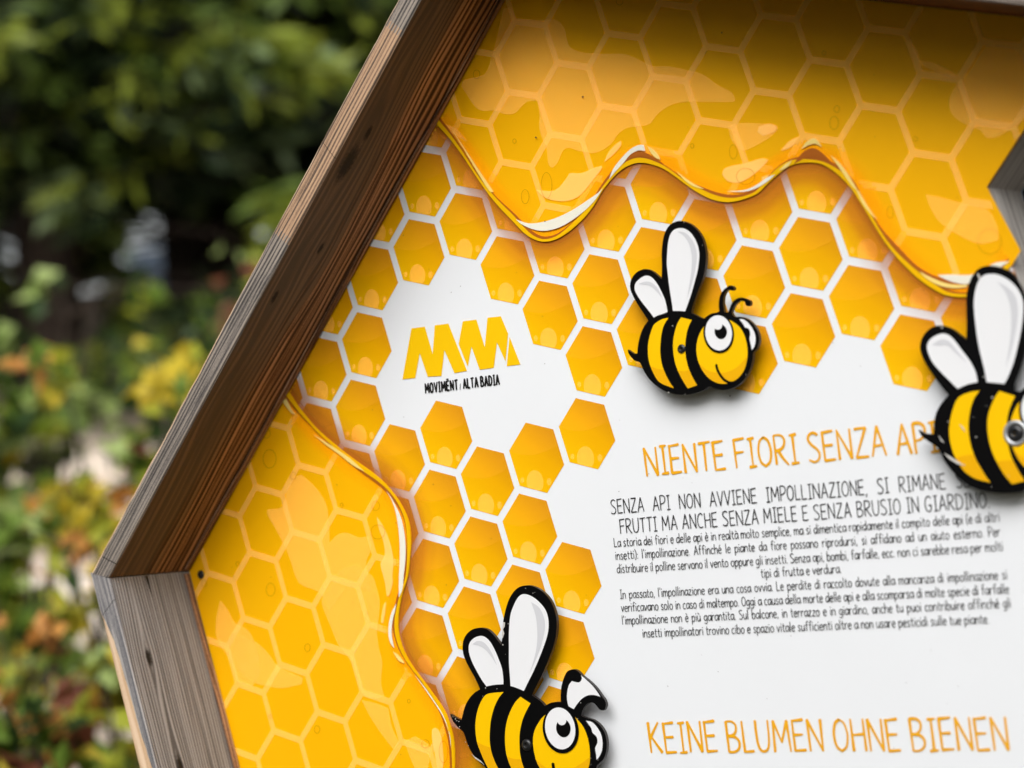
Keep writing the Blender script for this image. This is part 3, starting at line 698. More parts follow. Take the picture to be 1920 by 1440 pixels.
body = [("La storia dei fiori e delle api è in realtà molto semplice, ma si dimentica rapidamente il compito delle api (e di altri", (1152.5, 1025.5), (1875, 977.5), .27),
 ("insetti): l'impollinazione. Affinché le piante da fiore possano riprodursi, si affidano ad un aiuto esterno. Per", (1155, 1049.5), (1876, 1005), .42),
 ("distribuire il polline servono il vento oppure gli insetti. Senza api, bombi, farfalle, ecc. non ci sarebbe resa per molti", (1158, 1074.5), (1881, 1032.5), .25),
 ("tipi di frutta e verdura.", (1428, 1083), (1577.5, 1074), .26),
 ("In passato, l'impollinazione era una cosa ovvia. Le perdite di raccolto dovute alla mancanza di impollinazione si", (1163.7, 1122.5), (1889, 1085.5), .36),
 ("verificavano solo in caso di maltempo. Oggi a causa della morte delle api e alla scomparsa di molte specie di farfalle", (1166, 1147), (1892.5, 1112.5), .27),
 ("l'impollinazione non è più garantita. Sul balcone, in terrazzo e in giardino, anche tu puoi contribuire affinché gli", (1167.5, 1171), (1896, 1138.7), .34),
 ("insetti impollinatori trovino cibo e spazio vitale sufficienti oltre a non usare pesticidi sulle tue piante.", (1206, 1195), (1855, 1168.7), .26)]
for i, (tx, a, b, sp_) in enumerate(body): write(t4, tx, a, b, cb, .00086, space=sp_, gap=.12, seed=20+i)
t4.build('body_lettering', M_TEXT, panel, SO)
lg = MB()
Z6a = lambda p: zoomed(480, 360, 4, p)
for p in ([(1100, 1405), (1168, 1023), (1268, 1010), (1327, 1215), (1343, 1000), (1445, 987), (1585, 1342), (1490, 1358), (1415, 1187), (1393, 1380), (1290, 1385), (1230, 1210), (1197, 1395)],
          [(1522, 1140), (1553, 970), (1655, 957), (1718, 1165), (1738, 943), (1838, 932), (1893, 1062), (1873, 1270), (1810, 1130), (1785, 1318), (1680, 1333), (1618, 1160), (1590, 1310)],
          [(1903, 1085), (1985, 1293), (1883, 1306)]):
    lg.poly([p2(*q) for q in Z6a(p)], .0006, 0)
write(lg, 'MOVIMËNT', (798.5, 737), (859, 730), dist_px((797, 719.5), (798.5, 737)), .0021, 1, gap=.22, h=.0006)
write(lg, '/', (863, 730), (865.5, 729.5), dist_px((797, 720), (798.5, 737))*.8, .0008, 1)
write(lg, 'ALTA BADIA', (870, 728.5), (937, 720.5), dist_px((797, 719.5), (798.5, 737)), .0021, 1, gap=.22, h=.0006)
lg.build('logo_print', [M_LOGO, M_TEXT], panel, SO)

# ------------------------------------------------------------------ wooden frame
DEP, TH = .142, .0282
def on_face(px, py, origin, nrm):               # where a sight line meets a board's inner face
    r = ray(px, py); o = np.array([origin[0], 0, origin[1]]); n3 = np.array([nrm[0], 0, nrm[1]])
    t = ((o-CAM) @ n3)/(r @ n3); return CAM+t*r
def board_frame(a, b):
    ux, uz = b[0]-a[0], b[1]-a[1]; l = math.hypot(ux, uz); ux /= l; uz /= l
    ny, nz = -uz, ux
    mid = ((a[0]+b[0])/2-cx, (a[1]+b[1])/2-sum(p[1] for p in HEX)/6)
    if ny*mid[0]+nz*mid[1] < 0: ny, nz = -ny, -nz
    return (ux, uz), (ny, nz), l
def local(pt, a, u, n): return ((pt[0]-a[0])*u[0]+(pt[2]-a[1])*u[1], (pt[0]-a[0])*n[0]+(pt[2]-a[1])*n[1], -pt[1])
WD = dict(dark=lin(50, 28, 15), mid=lin(112, 74, 47), light=lin(168, 122, 88))
GREY = dict(dark=lin(74, 64, 57), mid=lin(124, 113, 104), light=lin(164, 152, 142))
M_PALE = wood('bare_pale_wood', lin(206, 170, 134), lin(226, 194, 160), lin(238, 210, 180), 60, fine=.25, rings=(.006, .05))
def knots_for(i, pxs):
    a, b = ORD[i]; u, n, l = board_frame(a, b); out = []
    for px, py, kr in pxs:
        q = local(on_face(px, py, a, n), a, u, n); out.append((q[0], q[2], kr))
    return out
ORD = [(cL, cTL), (cL, cBL), (cTL, cTR), (cBL, cBR), (cTR, cR), (cBR, cR)]
def front_x(i, px, py):
    a, b = ORD[i]; u, n, l = board_frame(a, b); return local(P3(px, py, DEP), a, u, n)[0]
def face_xz(i, px, py):
    a, b = ORD[i]; u, n, l = board_frame(a, b); q = local(on_face(px, py, a, n), a, u, n); return q[0], q[2]
M_UL_IN = wood('brown_larch_inner', lin(50, 33, 22), lin(108, 76, 54), lin(176, 134, 102), 120, knots_for(0, [(652, 306, .019), (601, 466, .006), (515, 557, .007), (690, 250, .008)]), (.066, .084, lin(80, 68, 57), .82), 2.0, .3, .034, (.0088, .26))
M_UL_FR = wood('weathered_larch_front', lin(66, 62, 60), lin(116, 108, 102), lin(158, 146, 134), 190, (), None, 5.0, .8, .012, (.0052, .22),
               (front_x(0, 535, 447), front_x(0, 738, 52), lin(90, 76, 65), lin(154, 124, 100), lin(192, 156, 124)), [(front_x(0, 203, 1042), -.3, .0006), (front_x(0, 620, 290), .2, .0003)])
_sx = [face_xz(1, 276, 1082), face_xz(1, 284, 1112)]
M_LL_IN = wood('grey_larch_inner', lin(90, 88, 88), lin(126, 125, 126), lin(156, 155, 156), 230, knots_for(1, [(279, 1233, .009), (338, 1437, .011)]), None, 9.0, .5, .010, (.0046, .34),
               splits=[(_sx[0][0]-.002, _sx[1][0]+.006, _sx[0][1], .0028)])
M_LL_FR = wood('blue_grey_larch_front', lin(96, 95, 98), lin(132, 129, 130), lin(170, 164, 160), 220, (), None, 3.0, .8, .01, (.005, .1), None, [(front_x(1, 200, 1130), .5, .0004)])
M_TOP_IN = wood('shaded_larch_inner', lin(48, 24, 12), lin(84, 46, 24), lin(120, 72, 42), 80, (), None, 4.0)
M_GREY = wood('grey_weathered_larch', GREY['dark'], GREY['mid'], GREY['light'], 90, (), None, 6.0, .8)
M_STRIP = wood('batten_wood', lin(70, 46, 32), lin(140, 104, 78), lin(190, 150, 118), 260, (), None, 1.0, .3)

def make_board(i, m_in, m_fr, pale0, pale1, name='frame_board'):
    a, b = ORD[i]; u, n, l = board_frame(a, b)
    mbx = MB(); N = 120; rr = random.Random(40+i)
    k0 = TH*math.tan(R(30)); prof = []
    wob = [rr.uniform(-.0006, .0006) for _ in range(N+1)]; wv = [0]
    for j in range(N): wv.append(wv[-1]*.85+rr.uniform(-.0005, .0005))
    rings = []
    for j in range(N+1):
        t = j/N
        if pale1 > pale0*3:                     # wide worn edge that starts with a jagged step
            pw = pale0+.010*max(0, min(1, (t-.055)/.035))+(pale1-pale0-.010)*max(0, min(1, (t-.1)/.2))+wv[j]*1.6
            drop = min(.0016, pw*.4)
        else:
            pw = pale0+(pale1-pale0)*t+max(-.4*pale0, wv[j]); drop = min(max(.0012, pw)*.55, .006)
        pw = max(.0012, min(TH*.8, pw))
        # cross-section: (y outward, z towards the viewer)
        sec = [(0, -.045), (0, DEP-.0018), (.0016, DEP), (TH-pw, DEP), (TH-.001-max(0, wv[j])*.6, DEP-drop), (TH, DEP-.012), (TH, -.045)]
        ring = []
        for y, z in sec:
            x = .0008-k0*y/TH + (l-.0016+2*k0*y/TH)*t
            ring.append((x, y+(wob[j] if 0 < y < TH-pw+1e-9 and False else 0), z))
        rings.append(ring)
    mi = [0, 1, 1, 2, 2, 1, 1]
    for j in range(N):
        for s in range(7):
            s2 = (s+1) % 7
            mbx.face([rings[j][s], rings[j+1][s], rings[j+1][s2], rings[j][s2]], mi[s])
    mbx.face(rings[0], 1); mbx.face(rings[-1][::-1], 1)
    o = mbx.build(name, [m_in, m_fr, M_PALE], sign)
    mw = Matrix(((u[0], n[0], 0, a[0]-cx), (0, 0, -1, 0), (u[1], n[1], 0, a[1]), (0, 0, 0, 1)))
    o.matrix_local = mw
    bm = bmesh.new(); bm.from_mesh(o.data); bmesh.ops.recalc_face_normals(bm, faces=bm.faces); bm.to_mesh(o.data); bm.free()
    return o, mw, l
bUL, mUL, lUL = make_board(0, M_UL_IN, M_UL_FR, .0042, .0026); bUL['label'] = 'reddish brown upper left board with dark knots'
bLL, mLL, lLL = make_board(1, M_LL_IN, M_LL_FR, .0012, .023); bLL['label'] = 'grey lower left board with bare pale worn edge'
make_board(2, M_TOP_IN, M_GREY, .003, .003)
for i in (3, 4, 5): make_board(i, M_GREY, M_GREY, .003, .003)
for mw, l, dz in ((mUL, lUL, 0), (mLL, lLL, 1)):   # narrow batten that holds the panel edge
    mbx = MB(); mbx.box(.004, l-.004, -.0022, -.0001, .0041, .0125, 0)
    o = mbx.build('batten', M_STRIP, sign); o.matrix_local = mw
# screw that holds the panel
def disc(mbx, c, r, h0, h1, m, n=20, rx=1.0):
    top = [(c[0]+r*rx*math.cos(2*math.pi*i/n), -h1, c[1]+r*math.sin(2*math.pi*i/n)) for i in range(n)]
    bot = [(p[0], -h0, p[2]) for p in top]
    mbx.face(top, m)
    for i in range(n): mbx.face([bot[i], bot[(i+1) % n], top[(i+1) % n], top[i]], m)
def screw(c, r, h0, parent, off, mats=(M_SCREW, M_DARK), name='screw'):
    s = MB(); n = 22
    prof = [(1.0, 0), (.98, .12), (.85, .28), (.6, .38), (.34, .40)]
    rings = [[(c[0]+r*k*math.cos(2*math.pi*i/n), -(h0+r*z), c[1]+r*k*math.sin(2*math.pi*i/n)) for i in range(n)] for k, z in prof]
    for a, b in zip(rings, rings[1:]):
        for i in range(n): s.face([a[i], a[(i+1) % n], b[(i+1) % n], b[i]], 0)
    st = [(c[0]+r*(.34 if i % 2 == 0 else .24)*math.cos(2*math.pi*i/12), -(h0+r*.12), c[1]+r*(.34 if i % 2 == 0 else .24)*math.sin(2*math.pi*i/12)) for i in range(12)]
    s.face(st, 1)
    ir = rings[-1]
    for i in range(n): s.face([ir[i], ir[(i+1) % n], (c[0]+r*.3*math.cos(2*math.pi*(i+1)/n), -(h0+r*.13), c[1]+r*.3*math.sin(2*math.pi*(i+1)/n)), (c[0]+r*.3*math.cos(2*math.pi*i/n), -(h0+r*.13), c[1]+r*.3*math.sin(2*math.pi*i/n))], 1)
    return s.build(name, list(mats), parent, off, True)
screw(p2(379, 1077), .0054, .0022, sign, SO)

# wood-lined hexagonal opening through the panel
M_LIN = wood('grey_lining', lin(196, 189, 183), lin(224, 218, 212), lin(242, 237, 231), 150, (), None, 11.0, .7)
hc = (sum(p[0] for p in HOLE)/6, sum(p[1] for p in HOLE)/6)
for i in range(6):
    a, b = HOLE[i-1], HOLE[i]
    ux, uz = b[0]-a[0], b[1]-a[1]; l = math.hypot(ux, uz); ux /= l; uz /= l; nx, nz = -uz, ux
    if nx*((a[0]+b[0])/2-hc[0])+nz*((a[1]+b[1])/2-hc[1]) < 0: nx, nz = -nx, -nz
    t = .022; k = t*math.tan(R(30)); mbx = MB()
    A0 = [(0, 0, -.0042), (l, 0, -.0042), (l+k, t, -.0042), (-k, t, -.0042)]; B0 = [(x, y, -.082) for x, y, z in A0]
    mbx.face(A0, 0); mbx.face(B0[::-1], 0)
    for j in range(4): mbx.face([A0[j], A0[(j+1) % 4], B0[(j+1) % 4], B0[j]], 0)
    o = mbx.build('opening_board', M_LIN, sign)
    o.matrix_local = Matrix(((ux, nx, 0, a[0]-cx), (0, 0, -1, 0), (uz, nz, 0, a[1]), (0, 0, 0, 1)))
mbx = MB(); mbx.poly(HOLE, -.083, 0); mbx.build('opening_back', M_DARK, sign, SO)  # near-black sheet: the darkness inside the opening is put into its colour
# two posts carry the board (outside the picture)
for px in (cBL[0]+.12, cBR[0]-.12):
    mbx = MB(); mbx.box(px-.05, px+.05, .05, .15, -.3, 1.3, 0); mbx.build('post', M_GREY, sign, SO)

# ------------------------------------------------------------------ bee cutouts
BH, BT = .0195, .0045
def bee(name, tr, d, label):
    """d: traced outlines; the plate stands BH in front of the panel"""
    def q2(p, sm=True, n=3): return [p2(*tr(x, y), BH) for x, y in (smooth(p, True, n) if sm else p)]
    sil = q2(d['sil'])
    c = (sum(p[0] for p in sil)/len(sil), sum(p[1] for p in sil)/len(sil))
    root = empty(name, (c[0], 0, c[1])); off = (c[0], 0, c[1])
    tag(root, label, 'bee cutout', 'bee cutouts mounted on the panel')
    if area2(sil) < 0: sil.reverse()
    pl = MB(); pl.poly(sil, BH, 0)
    for t in triangles(sil): pl.face([(x, -BH+BT, z) for x, z in t[::-1]], 1)
    for i in range(len(sil)):
        a, b = sil[i-1], sil[i]
        pl.face([(a[0], -BH, a[1]), (a[0], -BH+BT, a[1]), (b[0], -BH+BT, b[1]), (b[0], -BH, b[1])], 1)
    plate = pl.build('body_plate', [M_BLACK, M_BSIDE], root, off)
    bv = plate.modifiers.new('edge', 'BEVEL'); bv.width = .0007; bv.segments = 2; bv.limit_method = 'ANGLE'; bv.angle_limit = R(60); bv.material = -1
    def flat(nm, polys, mats, parent=root):
        m = MB()
        for p, h, mi in polys: m.poly(q2(p), BH+h, mi)
        return m.build(nm, mats, parent, off)
    def oval(cx_, cy_, rx, ry, rot=0, n=28):
        ca, sa = math.cos(R(rot)), math.sin(R(rot))
        return [(cx_+rx*math.cos(2*math.pi*i/n)*ca-ry*math.sin(2*math.pi*i/n)*sa, cy_+rx*math.cos(2*math.pi*i/n)*sa+ry*math.sin(2*math.pi*i/n)*ca) for i in range(n)]
    for k in ('wing1', 'wing2'):
        flat('wing', [(d[k], .0003, 0)]+[(s, .0006, 1) for s in d.get(k+'s', [])], [M_BWHITE, M_BGREY])
    for k in ('stripe1', 'stripe2'):
        flat('stripe', [(d[k], .0003, 0)]+[(s, .0006, 1) for s in d.get(k+'s', [])], [M_BYEL, M_BYEL2])
    if 'face' in d:
        flat('face', [(d['face'], .0003, 0)]+[(s, .0006, 1) for s in d.get('faces', [])], [M_BYEL, M_BYEL2])
        sm = MB(); sp = smooth(d['smile'], False, 4)
        ribbon(sm, [p2(*tr(x, y), BH) for x, y in sp], d['smw'], BH+.0009, 0); sm.build('mouth', M_BLACK, root, off)
        e = d['eye']
        ey = flat('eye', [(oval(*e[0]), .0012, 1), (oval(*e[1]), .0015, 0)], [M_BWHITE, M_BLACK])
        flat('pupil', [(oval(*e[2]), .0018, 0), (oval(*e[3]), .0021, 1)], [M_BLACK, M_BWHITE], ey)
        flat('eye', [(d['eye2'], .0003, 0)], [M_BWHITE])
    if 'anten' in d: flat('antenna_patch', [(d['anten'], .0003, 0)], [M_BWHITE])
    if d.get('chips'):
        for ch in d['chips']:
            m = MB()
            if len(ch) == 3:
                rr = random.Random(int(ch[0]*7+ch[1])); pts = [(ch[0]+ch[2]*.7*rr.uniform(.4, 1.3)*math.cos(k*.9), ch[1]+ch[2]*.7*rr.uniform(.4, 1.3)*math.sin(k*.9)) for k in range(7)]
            else: pts = ch
            m.poly([p2(*tr(x, y), BH) for x, y in pts], BH+.0009)
            m.build('paint_chip', M_CHIP, root, off)
    sx, sy, sr, washer = d['screw']; sc = p2(*tr(sx, sy), BH)
    if washer:
        w = MB(); n = 26
        rg = [[(sc[0]+sr*k*math.cos(2*math.pi*i/n), -(BH+z), sc[1]+sr*k*math.sin(2*math.pi*i/n)) for i in range(n)] for k, z in ((1.55, 0), (1.5, .0012), (1.32, .0020), (1.1, .0016), (1.0, .0004))]
        for a, b in zip(rg, rg[1:]):
            for i in range(n): w.face([a[i], a[(i+1) % n], b[(i+1) % n], b[i]])
        w.build('washer', M_STEEL, root, off, True)
    screw(sc, sr, BH, root, off, (M_SCREW, M_DARK))
    spc = MB(); n = 14
    for i in range(n):
        a, b = 2*math.pi*i/n, 2*math.pi*(i+1)/n
        spc.face([(sc[0]+.007*math.cos(a), 0, sc[1]+.007*math.sin(a)), (sc[0]+.007*math.cos(b), 0, sc[1]+.007*math.sin(b)), (sc[0]+.007*math.cos(b), -BH+BT, sc[1]+.007*math.sin(b)), (sc[0]+.007*math.cos(a), -BH+BT, sc[1]+.007*math.sin(a))])
    spc.build('spacer', M_BSIDE, root, off)
    return root

HEAD1 = dict(
 face=[(640, 850), (610, 900), (590, 960), (584, 1030), (595, 1100), (625, 1170), (665, 1225), (715, 1262), (760, 1278), (812, 1278), (868, 1257), (912, 1222), (945, 1170), (962, 1105), (968, 1040), (960, 970), (940, 905), (905, 850), (855, 812), (760, 770), (690, 800)],
 faces=[[(604, 1122), (650, 1165), (700, 1188), (760, 1196), (820, 1188), (880, 1160), (930, 1115), (964, 1075), (958, 1125), (940, 1178), (908, 1224), (866, 1257), (812, 1277), (760, 1277), (715, 1261), (665, 1224), (625, 1169)]],
 smile=[(735, 1135), (744, 1172), (765, 1212), (795, 1248), (830, 1268), (858, 1270)], smw=.0029,
 eye=[(754, 900, 114, 148, -6), (755, 897, 100, 132, -6), (772, 888, 46, 55, -8), (752, 842, 31, 31, 0)],
 eye2=[(905, 793), (940, 797), (975, 825), (1008, 870), (1026, 920), (1026, 970), (1015, 1005), (1000, 1025), (992, 985), (983, 940), (988, 900), (975, 865), (948, 855), (935, 830)])
head_sil = [(610, 780), (640, 790), (670, 765), (700, 750), (730, 745), (755, 735), (750, 700), (752, 650), (765, 605), (790, 570), (812, 555), (822, 545), (840, 540), (858, 548), (868, 560), (862, 575), (845, 580), (830, 573), (812, 580), (795, 605), (785, 640), (785, 690), (792, 735), (800, 742), (820, 742),
 (830, 720), (845, 680), (870, 650), (905, 633), (940, 635), (965, 645), (985, 655), (990, 680), (980, 695), (965, 697), (950, 685), (945, 665), (920, 655), (895, 665), (870, 690), (855, 720), (850, 750), (870, 775), (900, 775), (950, 785), (1000, 820), (1035, 870), (1052, 920), (1052, 970), (1035, 1020), (1010, 1045), (1005, 1100), (985, 1170), (950, 1235), (900, 1285), (840, 1315), (780, 1325), (720, 1315), (680, 1300)]
b1 = dict(HEAD1)
b1.update(sil=[(68, 1022), (95, 1040), (115, 1052), (140, 1050), (143, 1000), (152, 950), (170, 890), (195, 840), (222, 805), (180, 740), (140, 680), (105, 615), (86, 560), (90, 505), (120, 455), (165, 425), (210, 418), (255, 435), (290, 465), (322, 492), (324, 400), (322, 300), (330, 210), (345, 150), (375, 95), (420, 65), (470, 57), (530, 75), (580, 115), (620, 170), (645, 240), (655, 310), (650, 400), (630, 490), (600, 570), (570, 650), (548, 725), (548, 750), (580, 765)]
  + head_sil + [(640, 1325), (570, 1350), (500, 1362), (430, 1358), (360, 1340), (290, 1300), (235, 1250), (195, 1195), (165, 1130), (150, 1115), (120, 1105), (90, 1075), (72, 1045)],
 wing1=[(160, 490), (195, 470), (230, 470), (265, 495), (300, 545), (330, 605), (352, 660), (368, 740), (330, 755), (290, 768), (265, 782), (230, 735), (190, 685), (150, 630), (122, 575), (127, 525)],
 wing1s=[[(150, 530), (200, 512), (250, 520), (300, 570), (330, 640), (290, 590), (240, 545), (190, 535)]],
 wing2=[(365, 300), (372, 220), (388, 160), (415, 125), (450, 112), (495, 115), (545, 150), (585, 215), (603, 280), (605, 340), (595, 420), (575, 500), (550, 590), (525, 665), (500, 735), (450, 732), (408, 732), (398, 660), (382, 560), (370, 460), (362, 380)],
 wing2s=[[(440, 135), (500, 145), (550, 195), (580, 260), (588, 330), (575, 430), (550, 530), (515, 640), (535, 520), (548, 420), (550, 320), (530, 230), (490, 170)]],
 stripe1=[(375, 783), (330, 793), (290, 815), (262, 840), (240, 900), (225, 960), (220, 1020), (225, 1090), (240, 1150), (265, 1205), (295, 1255), (340, 1285), (415, 1312), (380, 1260), (350, 1200), (325, 1130), (313, 1050), (315, 970), (325, 890), (345, 830)],
 stripe1s=[[(238, 1142), (290, 1165), (340, 1172), (352, 1204), (382, 1260), (413, 1310), (340, 1284), (296, 1254), (266, 1204)]],
 stripe2=[(470, 780), (550, 800), (525, 850), (507, 920), (500, 1000), (505, 1080), (525, 1160), (555, 1230), (590, 1290), (520, 1315), (480, 1250), (445, 1180), (420, 1100), (410, 1020), (412, 940), (430, 860), (450, 810)],
 stripe2s=[[(446, 1178), (490, 1182), (532, 1175), (556, 1230), (588, 1289), (521, 1313), (481, 1250)]],
 screw=(473, 1017, .0052, False), chips=[(407, 843, 6), (378, 1343, 9), (500, 1358, 4), (958, 1210, 4), (495, 66, 5), (632, 240, 4)])
bee('bee_cutout', lambda x, y: (1160+x/4, 400+y/4), b1, 'whole smiling bee cutout with curled antennae, mounted above the orange Italian heading')
b2 = dict(sil=[(15, 1035), (55, 1060), (100, 1080), (112, 1030), (130, 970), (165, 910), (205, 870), (240, 850), (205, 770), (165, 700), (130, 630), (110, 560), (113, 490), (140, 435), (185, 400), (240, 388), (295, 400), (340, 440), (370, 480), (398, 515), (407, 460), (408, 400), (415, 330), (432, 250), (455, 180), (490, 120), (535, 82), (590, 70), (640, 78), (700, 110), (755, 165), (790, 230), (812, 310), (815, 390), (805, 470), (780, 560), (745, 650), (710, 730), (675, 800), (640, 870), (630, 895), (660, 915), (700, 945), (725, 975), (760, 955), (800, 945), (845, 945),
  (845, 880), (852, 820), (870, 760), (895, 715), (935, 700), (970, 710), (1010, 750), (1060, 790), (1110, 840), (1150, 895), (1175, 930), (1185, 965), (1175, 1000), (1160, 1008), (1135, 1000), (1110, 970), (1085, 950), (1050, 955), (1020, 985), (1005, 1020), (1000, 1050), (1040, 1065), (1090, 1080), (1140, 1120), (1175, 1175), (1190, 1240), (1188, 1310), (1168, 1370), (1140, 1400), (1120, 1420), (1108, 1450),
  (1085, 1500), (1040, 1570), (980, 1620), (910, 1650), (840, 1655), (780, 1640), (740, 1615), (680, 1630), (600, 1640), (520, 1625), (430, 1570), (350, 1505), (290, 1445), (240, 1400), (190, 1345), (150, 1270), (125, 1195), (110, 1165), (70, 1130), (35, 1085)],
 wing1=[(160, 510), (190, 470), (235, 450), (275, 455), (315, 490), (350, 550), (380, 620), (405, 690), (415, 760), (417, 812), (360, 815), (310, 823), (290, 828), (255, 780), (215, 710), (180, 640), (158, 570)],
 wing1s=[[(185, 512), (215, 490), (255, 490), (295, 520), (335, 585), (370, 672), (330, 610), (285, 555), (235, 522)]],
 wing2=[(468, 300), (490, 230), (520, 170), (555, 138), (600, 140), (650, 165), (700, 210), (735, 260), (753, 320), (755, 390), (742, 460), (715, 540), (680, 630), (640, 720), (600, 800), (570, 862), (530, 845), (490, 830), (470, 825), (465, 750), (458, 650), (458, 550), (458, 420)],
 wing2s=[[(625, 195), (680, 230), (715, 290), (730, 360), (722, 440), (695, 540), (655, 640), (612, 735), (648, 620), (668, 520), (672, 420), (660, 300)]],
 stripe1=[(418, 870), (350, 875), (290, 888), (255, 930), (225, 1000), (208, 1090), (208, 1170), (220, 1250), (245, 1320), (275, 1390), (310, 1450), (380, 1500), (440, 1530), (400, 1480), (360, 1410), (330, 1330), (315, 1250), (315, 1160), (325, 1070), (350, 980), (385, 910)],
 stripe1s=[[(218, 1240), (260, 1265), (318, 1285), (332, 1335), (362, 1410), (402, 1480), (436, 1527), (380, 1498), (311, 1448), (277, 1389), (247, 1319)]],
 stripe2=[(545, 905), (620, 955), (590, 1010), (560, 1080), (540, 1170), (537, 1260), (545, 1350), (570, 1440), (610, 1520), (530, 1530), (480, 1450), (445, 1360), (430, 1270), (430, 1170), (445, 1080), (475, 1000), (510, 940)],
 stripe2s=[[(446, 1355), (490, 1368), (550, 1375), (572, 1440), (606, 1517), (532, 1527), (482, 1450)]],
 face=[(720, 1050), (680, 1100), (650, 1160), (638, 1230), (645, 1310), (665, 1390), (690, 1440), (740, 1520), (820, 1580), (900, 1590), (980, 1550), (1035, 1480), (1060, 1420), (1066, 1350), (1062, 1280), (1045, 1200), (1015, 1130), (980, 1085), (900, 1010), (800, 1000)],
 faces=[[(655, 1365), (700, 1410), (770, 1450), (860, 1460), (960, 1430), (1064, 1360), (1058, 1420), (1034, 1480), (980, 1548), (900, 1588), (820, 1578), (741, 1519), (691, 1440)]],
 smile=[(790, 1405), (796, 1440), (820, 1500), (860, 1550), (900, 1570)], smw=.0040,
 eye=[(850, 1150, 134, 180, -10), (847, 1142, 112, 158, -10), (872, 1140, 54, 68, -8), (862, 1082, 33, 36, 0)],
 eye2=[(1035, 1085), (1080, 1095), (1120, 1135), (1150, 1190), (1160, 1250), (1155, 1310), (1135, 1355), (1115, 1378), (1112, 1340), (1105, 1290), (1122, 1250), (1115, 1205), (1085, 1175), (1075, 1140)],
 anten=[(893, 900), (905, 825), (930, 788), (965, 797), (990, 795), (1005, 770), (1000, 745), (1035, 775), (1080, 818), (1120, 868), (1143, 905), (1100, 893), (1050, 895), (1005, 920), (970, 960), (945, 998), (920, 985), (902, 968)],
 screw=(592, 1267, .0068, False),
 chips=[(585, 92, 6), (640, 128, 5), (655, 122, 4), [(415, 345), (432, 348), (428, 380), (416, 400), (426, 430), (412, 470), (408, 440), (412, 400)], (455, 357, 7), (415, 515, 8), (434, 587, 4), (285, 838, 6), (370, 846, 4), (205, 775, 4), (265, 900, 4), (998, 950, 7), (975, 1070, 5),
   (60, 1070, 7), (85, 1090, 6), (90, 1130, 6), (70, 1085, 5), (40, 1055, 5), (135, 1245, 5), (155, 1272, 5), [(175, 1330), (205, 1355), (250, 1385), (280, 1420), (255, 1400), (210, 1370)], (1075, 1365, 4), (1075, 1415, 4), (1130, 1380, 4)])
bee('bee_cutout', lambda x, y: (840+x/4, 1080+y/4), b2, 'smiling bee cutout with white between its antennae, scratched, mounted lowest beside the white text area')
b3 = {k: ([(x+22, y+8) for x, y in v] if k in ('face', 'eye2', 'smile') else v) for k, v in HEAD1.items()}
b3['faces'] = [[(x+22, y+8) for x, y in s] for s in HEAD1['faces']]; b3['eye'] = [(e[0]+22, e[1]+8)+e[2:] for e in HEAD1['eye']]; b3['smw'] = .0036
b3.update(sil=[(68, 1020), (110, 1042), (158, 1045), (160, 990), (170, 930), (200, 870), (245, 815), (200, 760), (150, 690), (105, 620), (80, 555), (83, 500), (110, 450), (155, 415), (210, 408), (270, 430), (310, 460), (350, 490), (352, 400), (350, 300), (352, 220), (370, 150), (400, 95), (440, 65), (500, 57), (570, 75), (620, 105), (660, 170), (690, 240), (710, 330), (712, 420), (700, 520), (685, 600), (660, 680), (635, 740), (632, 770)]
  + [(x+22, y+8) for x, y in head_sil] + [(690, 1378), (640, 1390), (560, 1392), (480, 1385), (400, 1365), (330, 1325), (270, 1265), (220, 1200), (185, 1130), (130, 1090), (90, 1060)],
 wing1=[(120, 545), (130, 500), (165, 470), (210, 455), (250, 465), (290, 505), (330, 560), (375, 620), (405, 680), (418, 740), (370, 750), (330, 765), (300, 780), (260, 740), (200, 680), (150, 620)],
 wing1s=[[(150, 520), (200, 490), (250, 500), (300, 560), (360, 630), (300, 580), (240, 525), (190, 525)]],
 wing2=[(395, 300), (400, 220), (420, 150), (450, 115), (490, 105), (540, 110), (600, 140), (650, 190), (680, 250), (685, 320), (675, 420), (655, 520), (630, 620), (600, 700), (575, 750), (520, 745), (470, 740), (455, 660), (430, 560), (410, 450)],
 wing2s=[[(530, 150), (600, 190), (640, 240), (655, 320), (645, 420), (620, 540), (580, 660), (602, 540), (615, 420), (610, 300), (580, 210)]],
 stripe1=[(428, 790), (370, 800), (305, 830), (275, 890), (257, 960), (250, 1030), (258, 1100), (280, 1170), (310, 1225), (345, 1270), (410, 1310), (492, 1330), (450, 1270), (410, 1200), (380, 1120), (365, 1040), (365, 960), (380, 880), (400, 830)],
 stripe1s=[[(290, 1185), (330, 1172), (395, 1165), (412, 1202), (452, 1270), (488, 1328), (410, 1308), (346, 1268), (312, 1224)]],
 stripe2=[(545, 792), (637, 822), (610, 880), (592, 950), (586, 1030), (592, 1085), (612, 1170), (650, 1250), (695, 1322), (620, 1340), (570, 1280), (520, 1190), (490, 1110), (475, 1020), (478, 940), (500, 870), (525, 820)],
 stripe2s=[[(530, 1205), (580, 1200), (625, 1200), (652, 1252), (692, 1321), (621, 1338), (572, 1280)]],
 screw=(640, 1040, .0085, True),
 chips=[(210, 420, 9), [(415, 105), (425, 100), (438, 135), (428, 140)], (455, 708, 7), (505, 830, 9), (245, 970, 6), (410, 1063, 8), [(220, 1155), (265, 1180), (320, 1215), (350, 1232), (300, 1222), (250, 1190)], [(188, 1050), (215, 1085), (222, 1100), (200, 1080)], [(310, 985), (330, 1000), (350, 1035), (330, 1015)], (180, 1125, 7), (395, 945, 4), (500, 1355, 4), (600, 1290, 4), (470, 880, 4)])
bee('bee_cutout', lambda x, y: (1700+x/3.13, 480+y/3.13), b3, 'bee cutout with a steel washer on its screw, beside the wood lined opening')

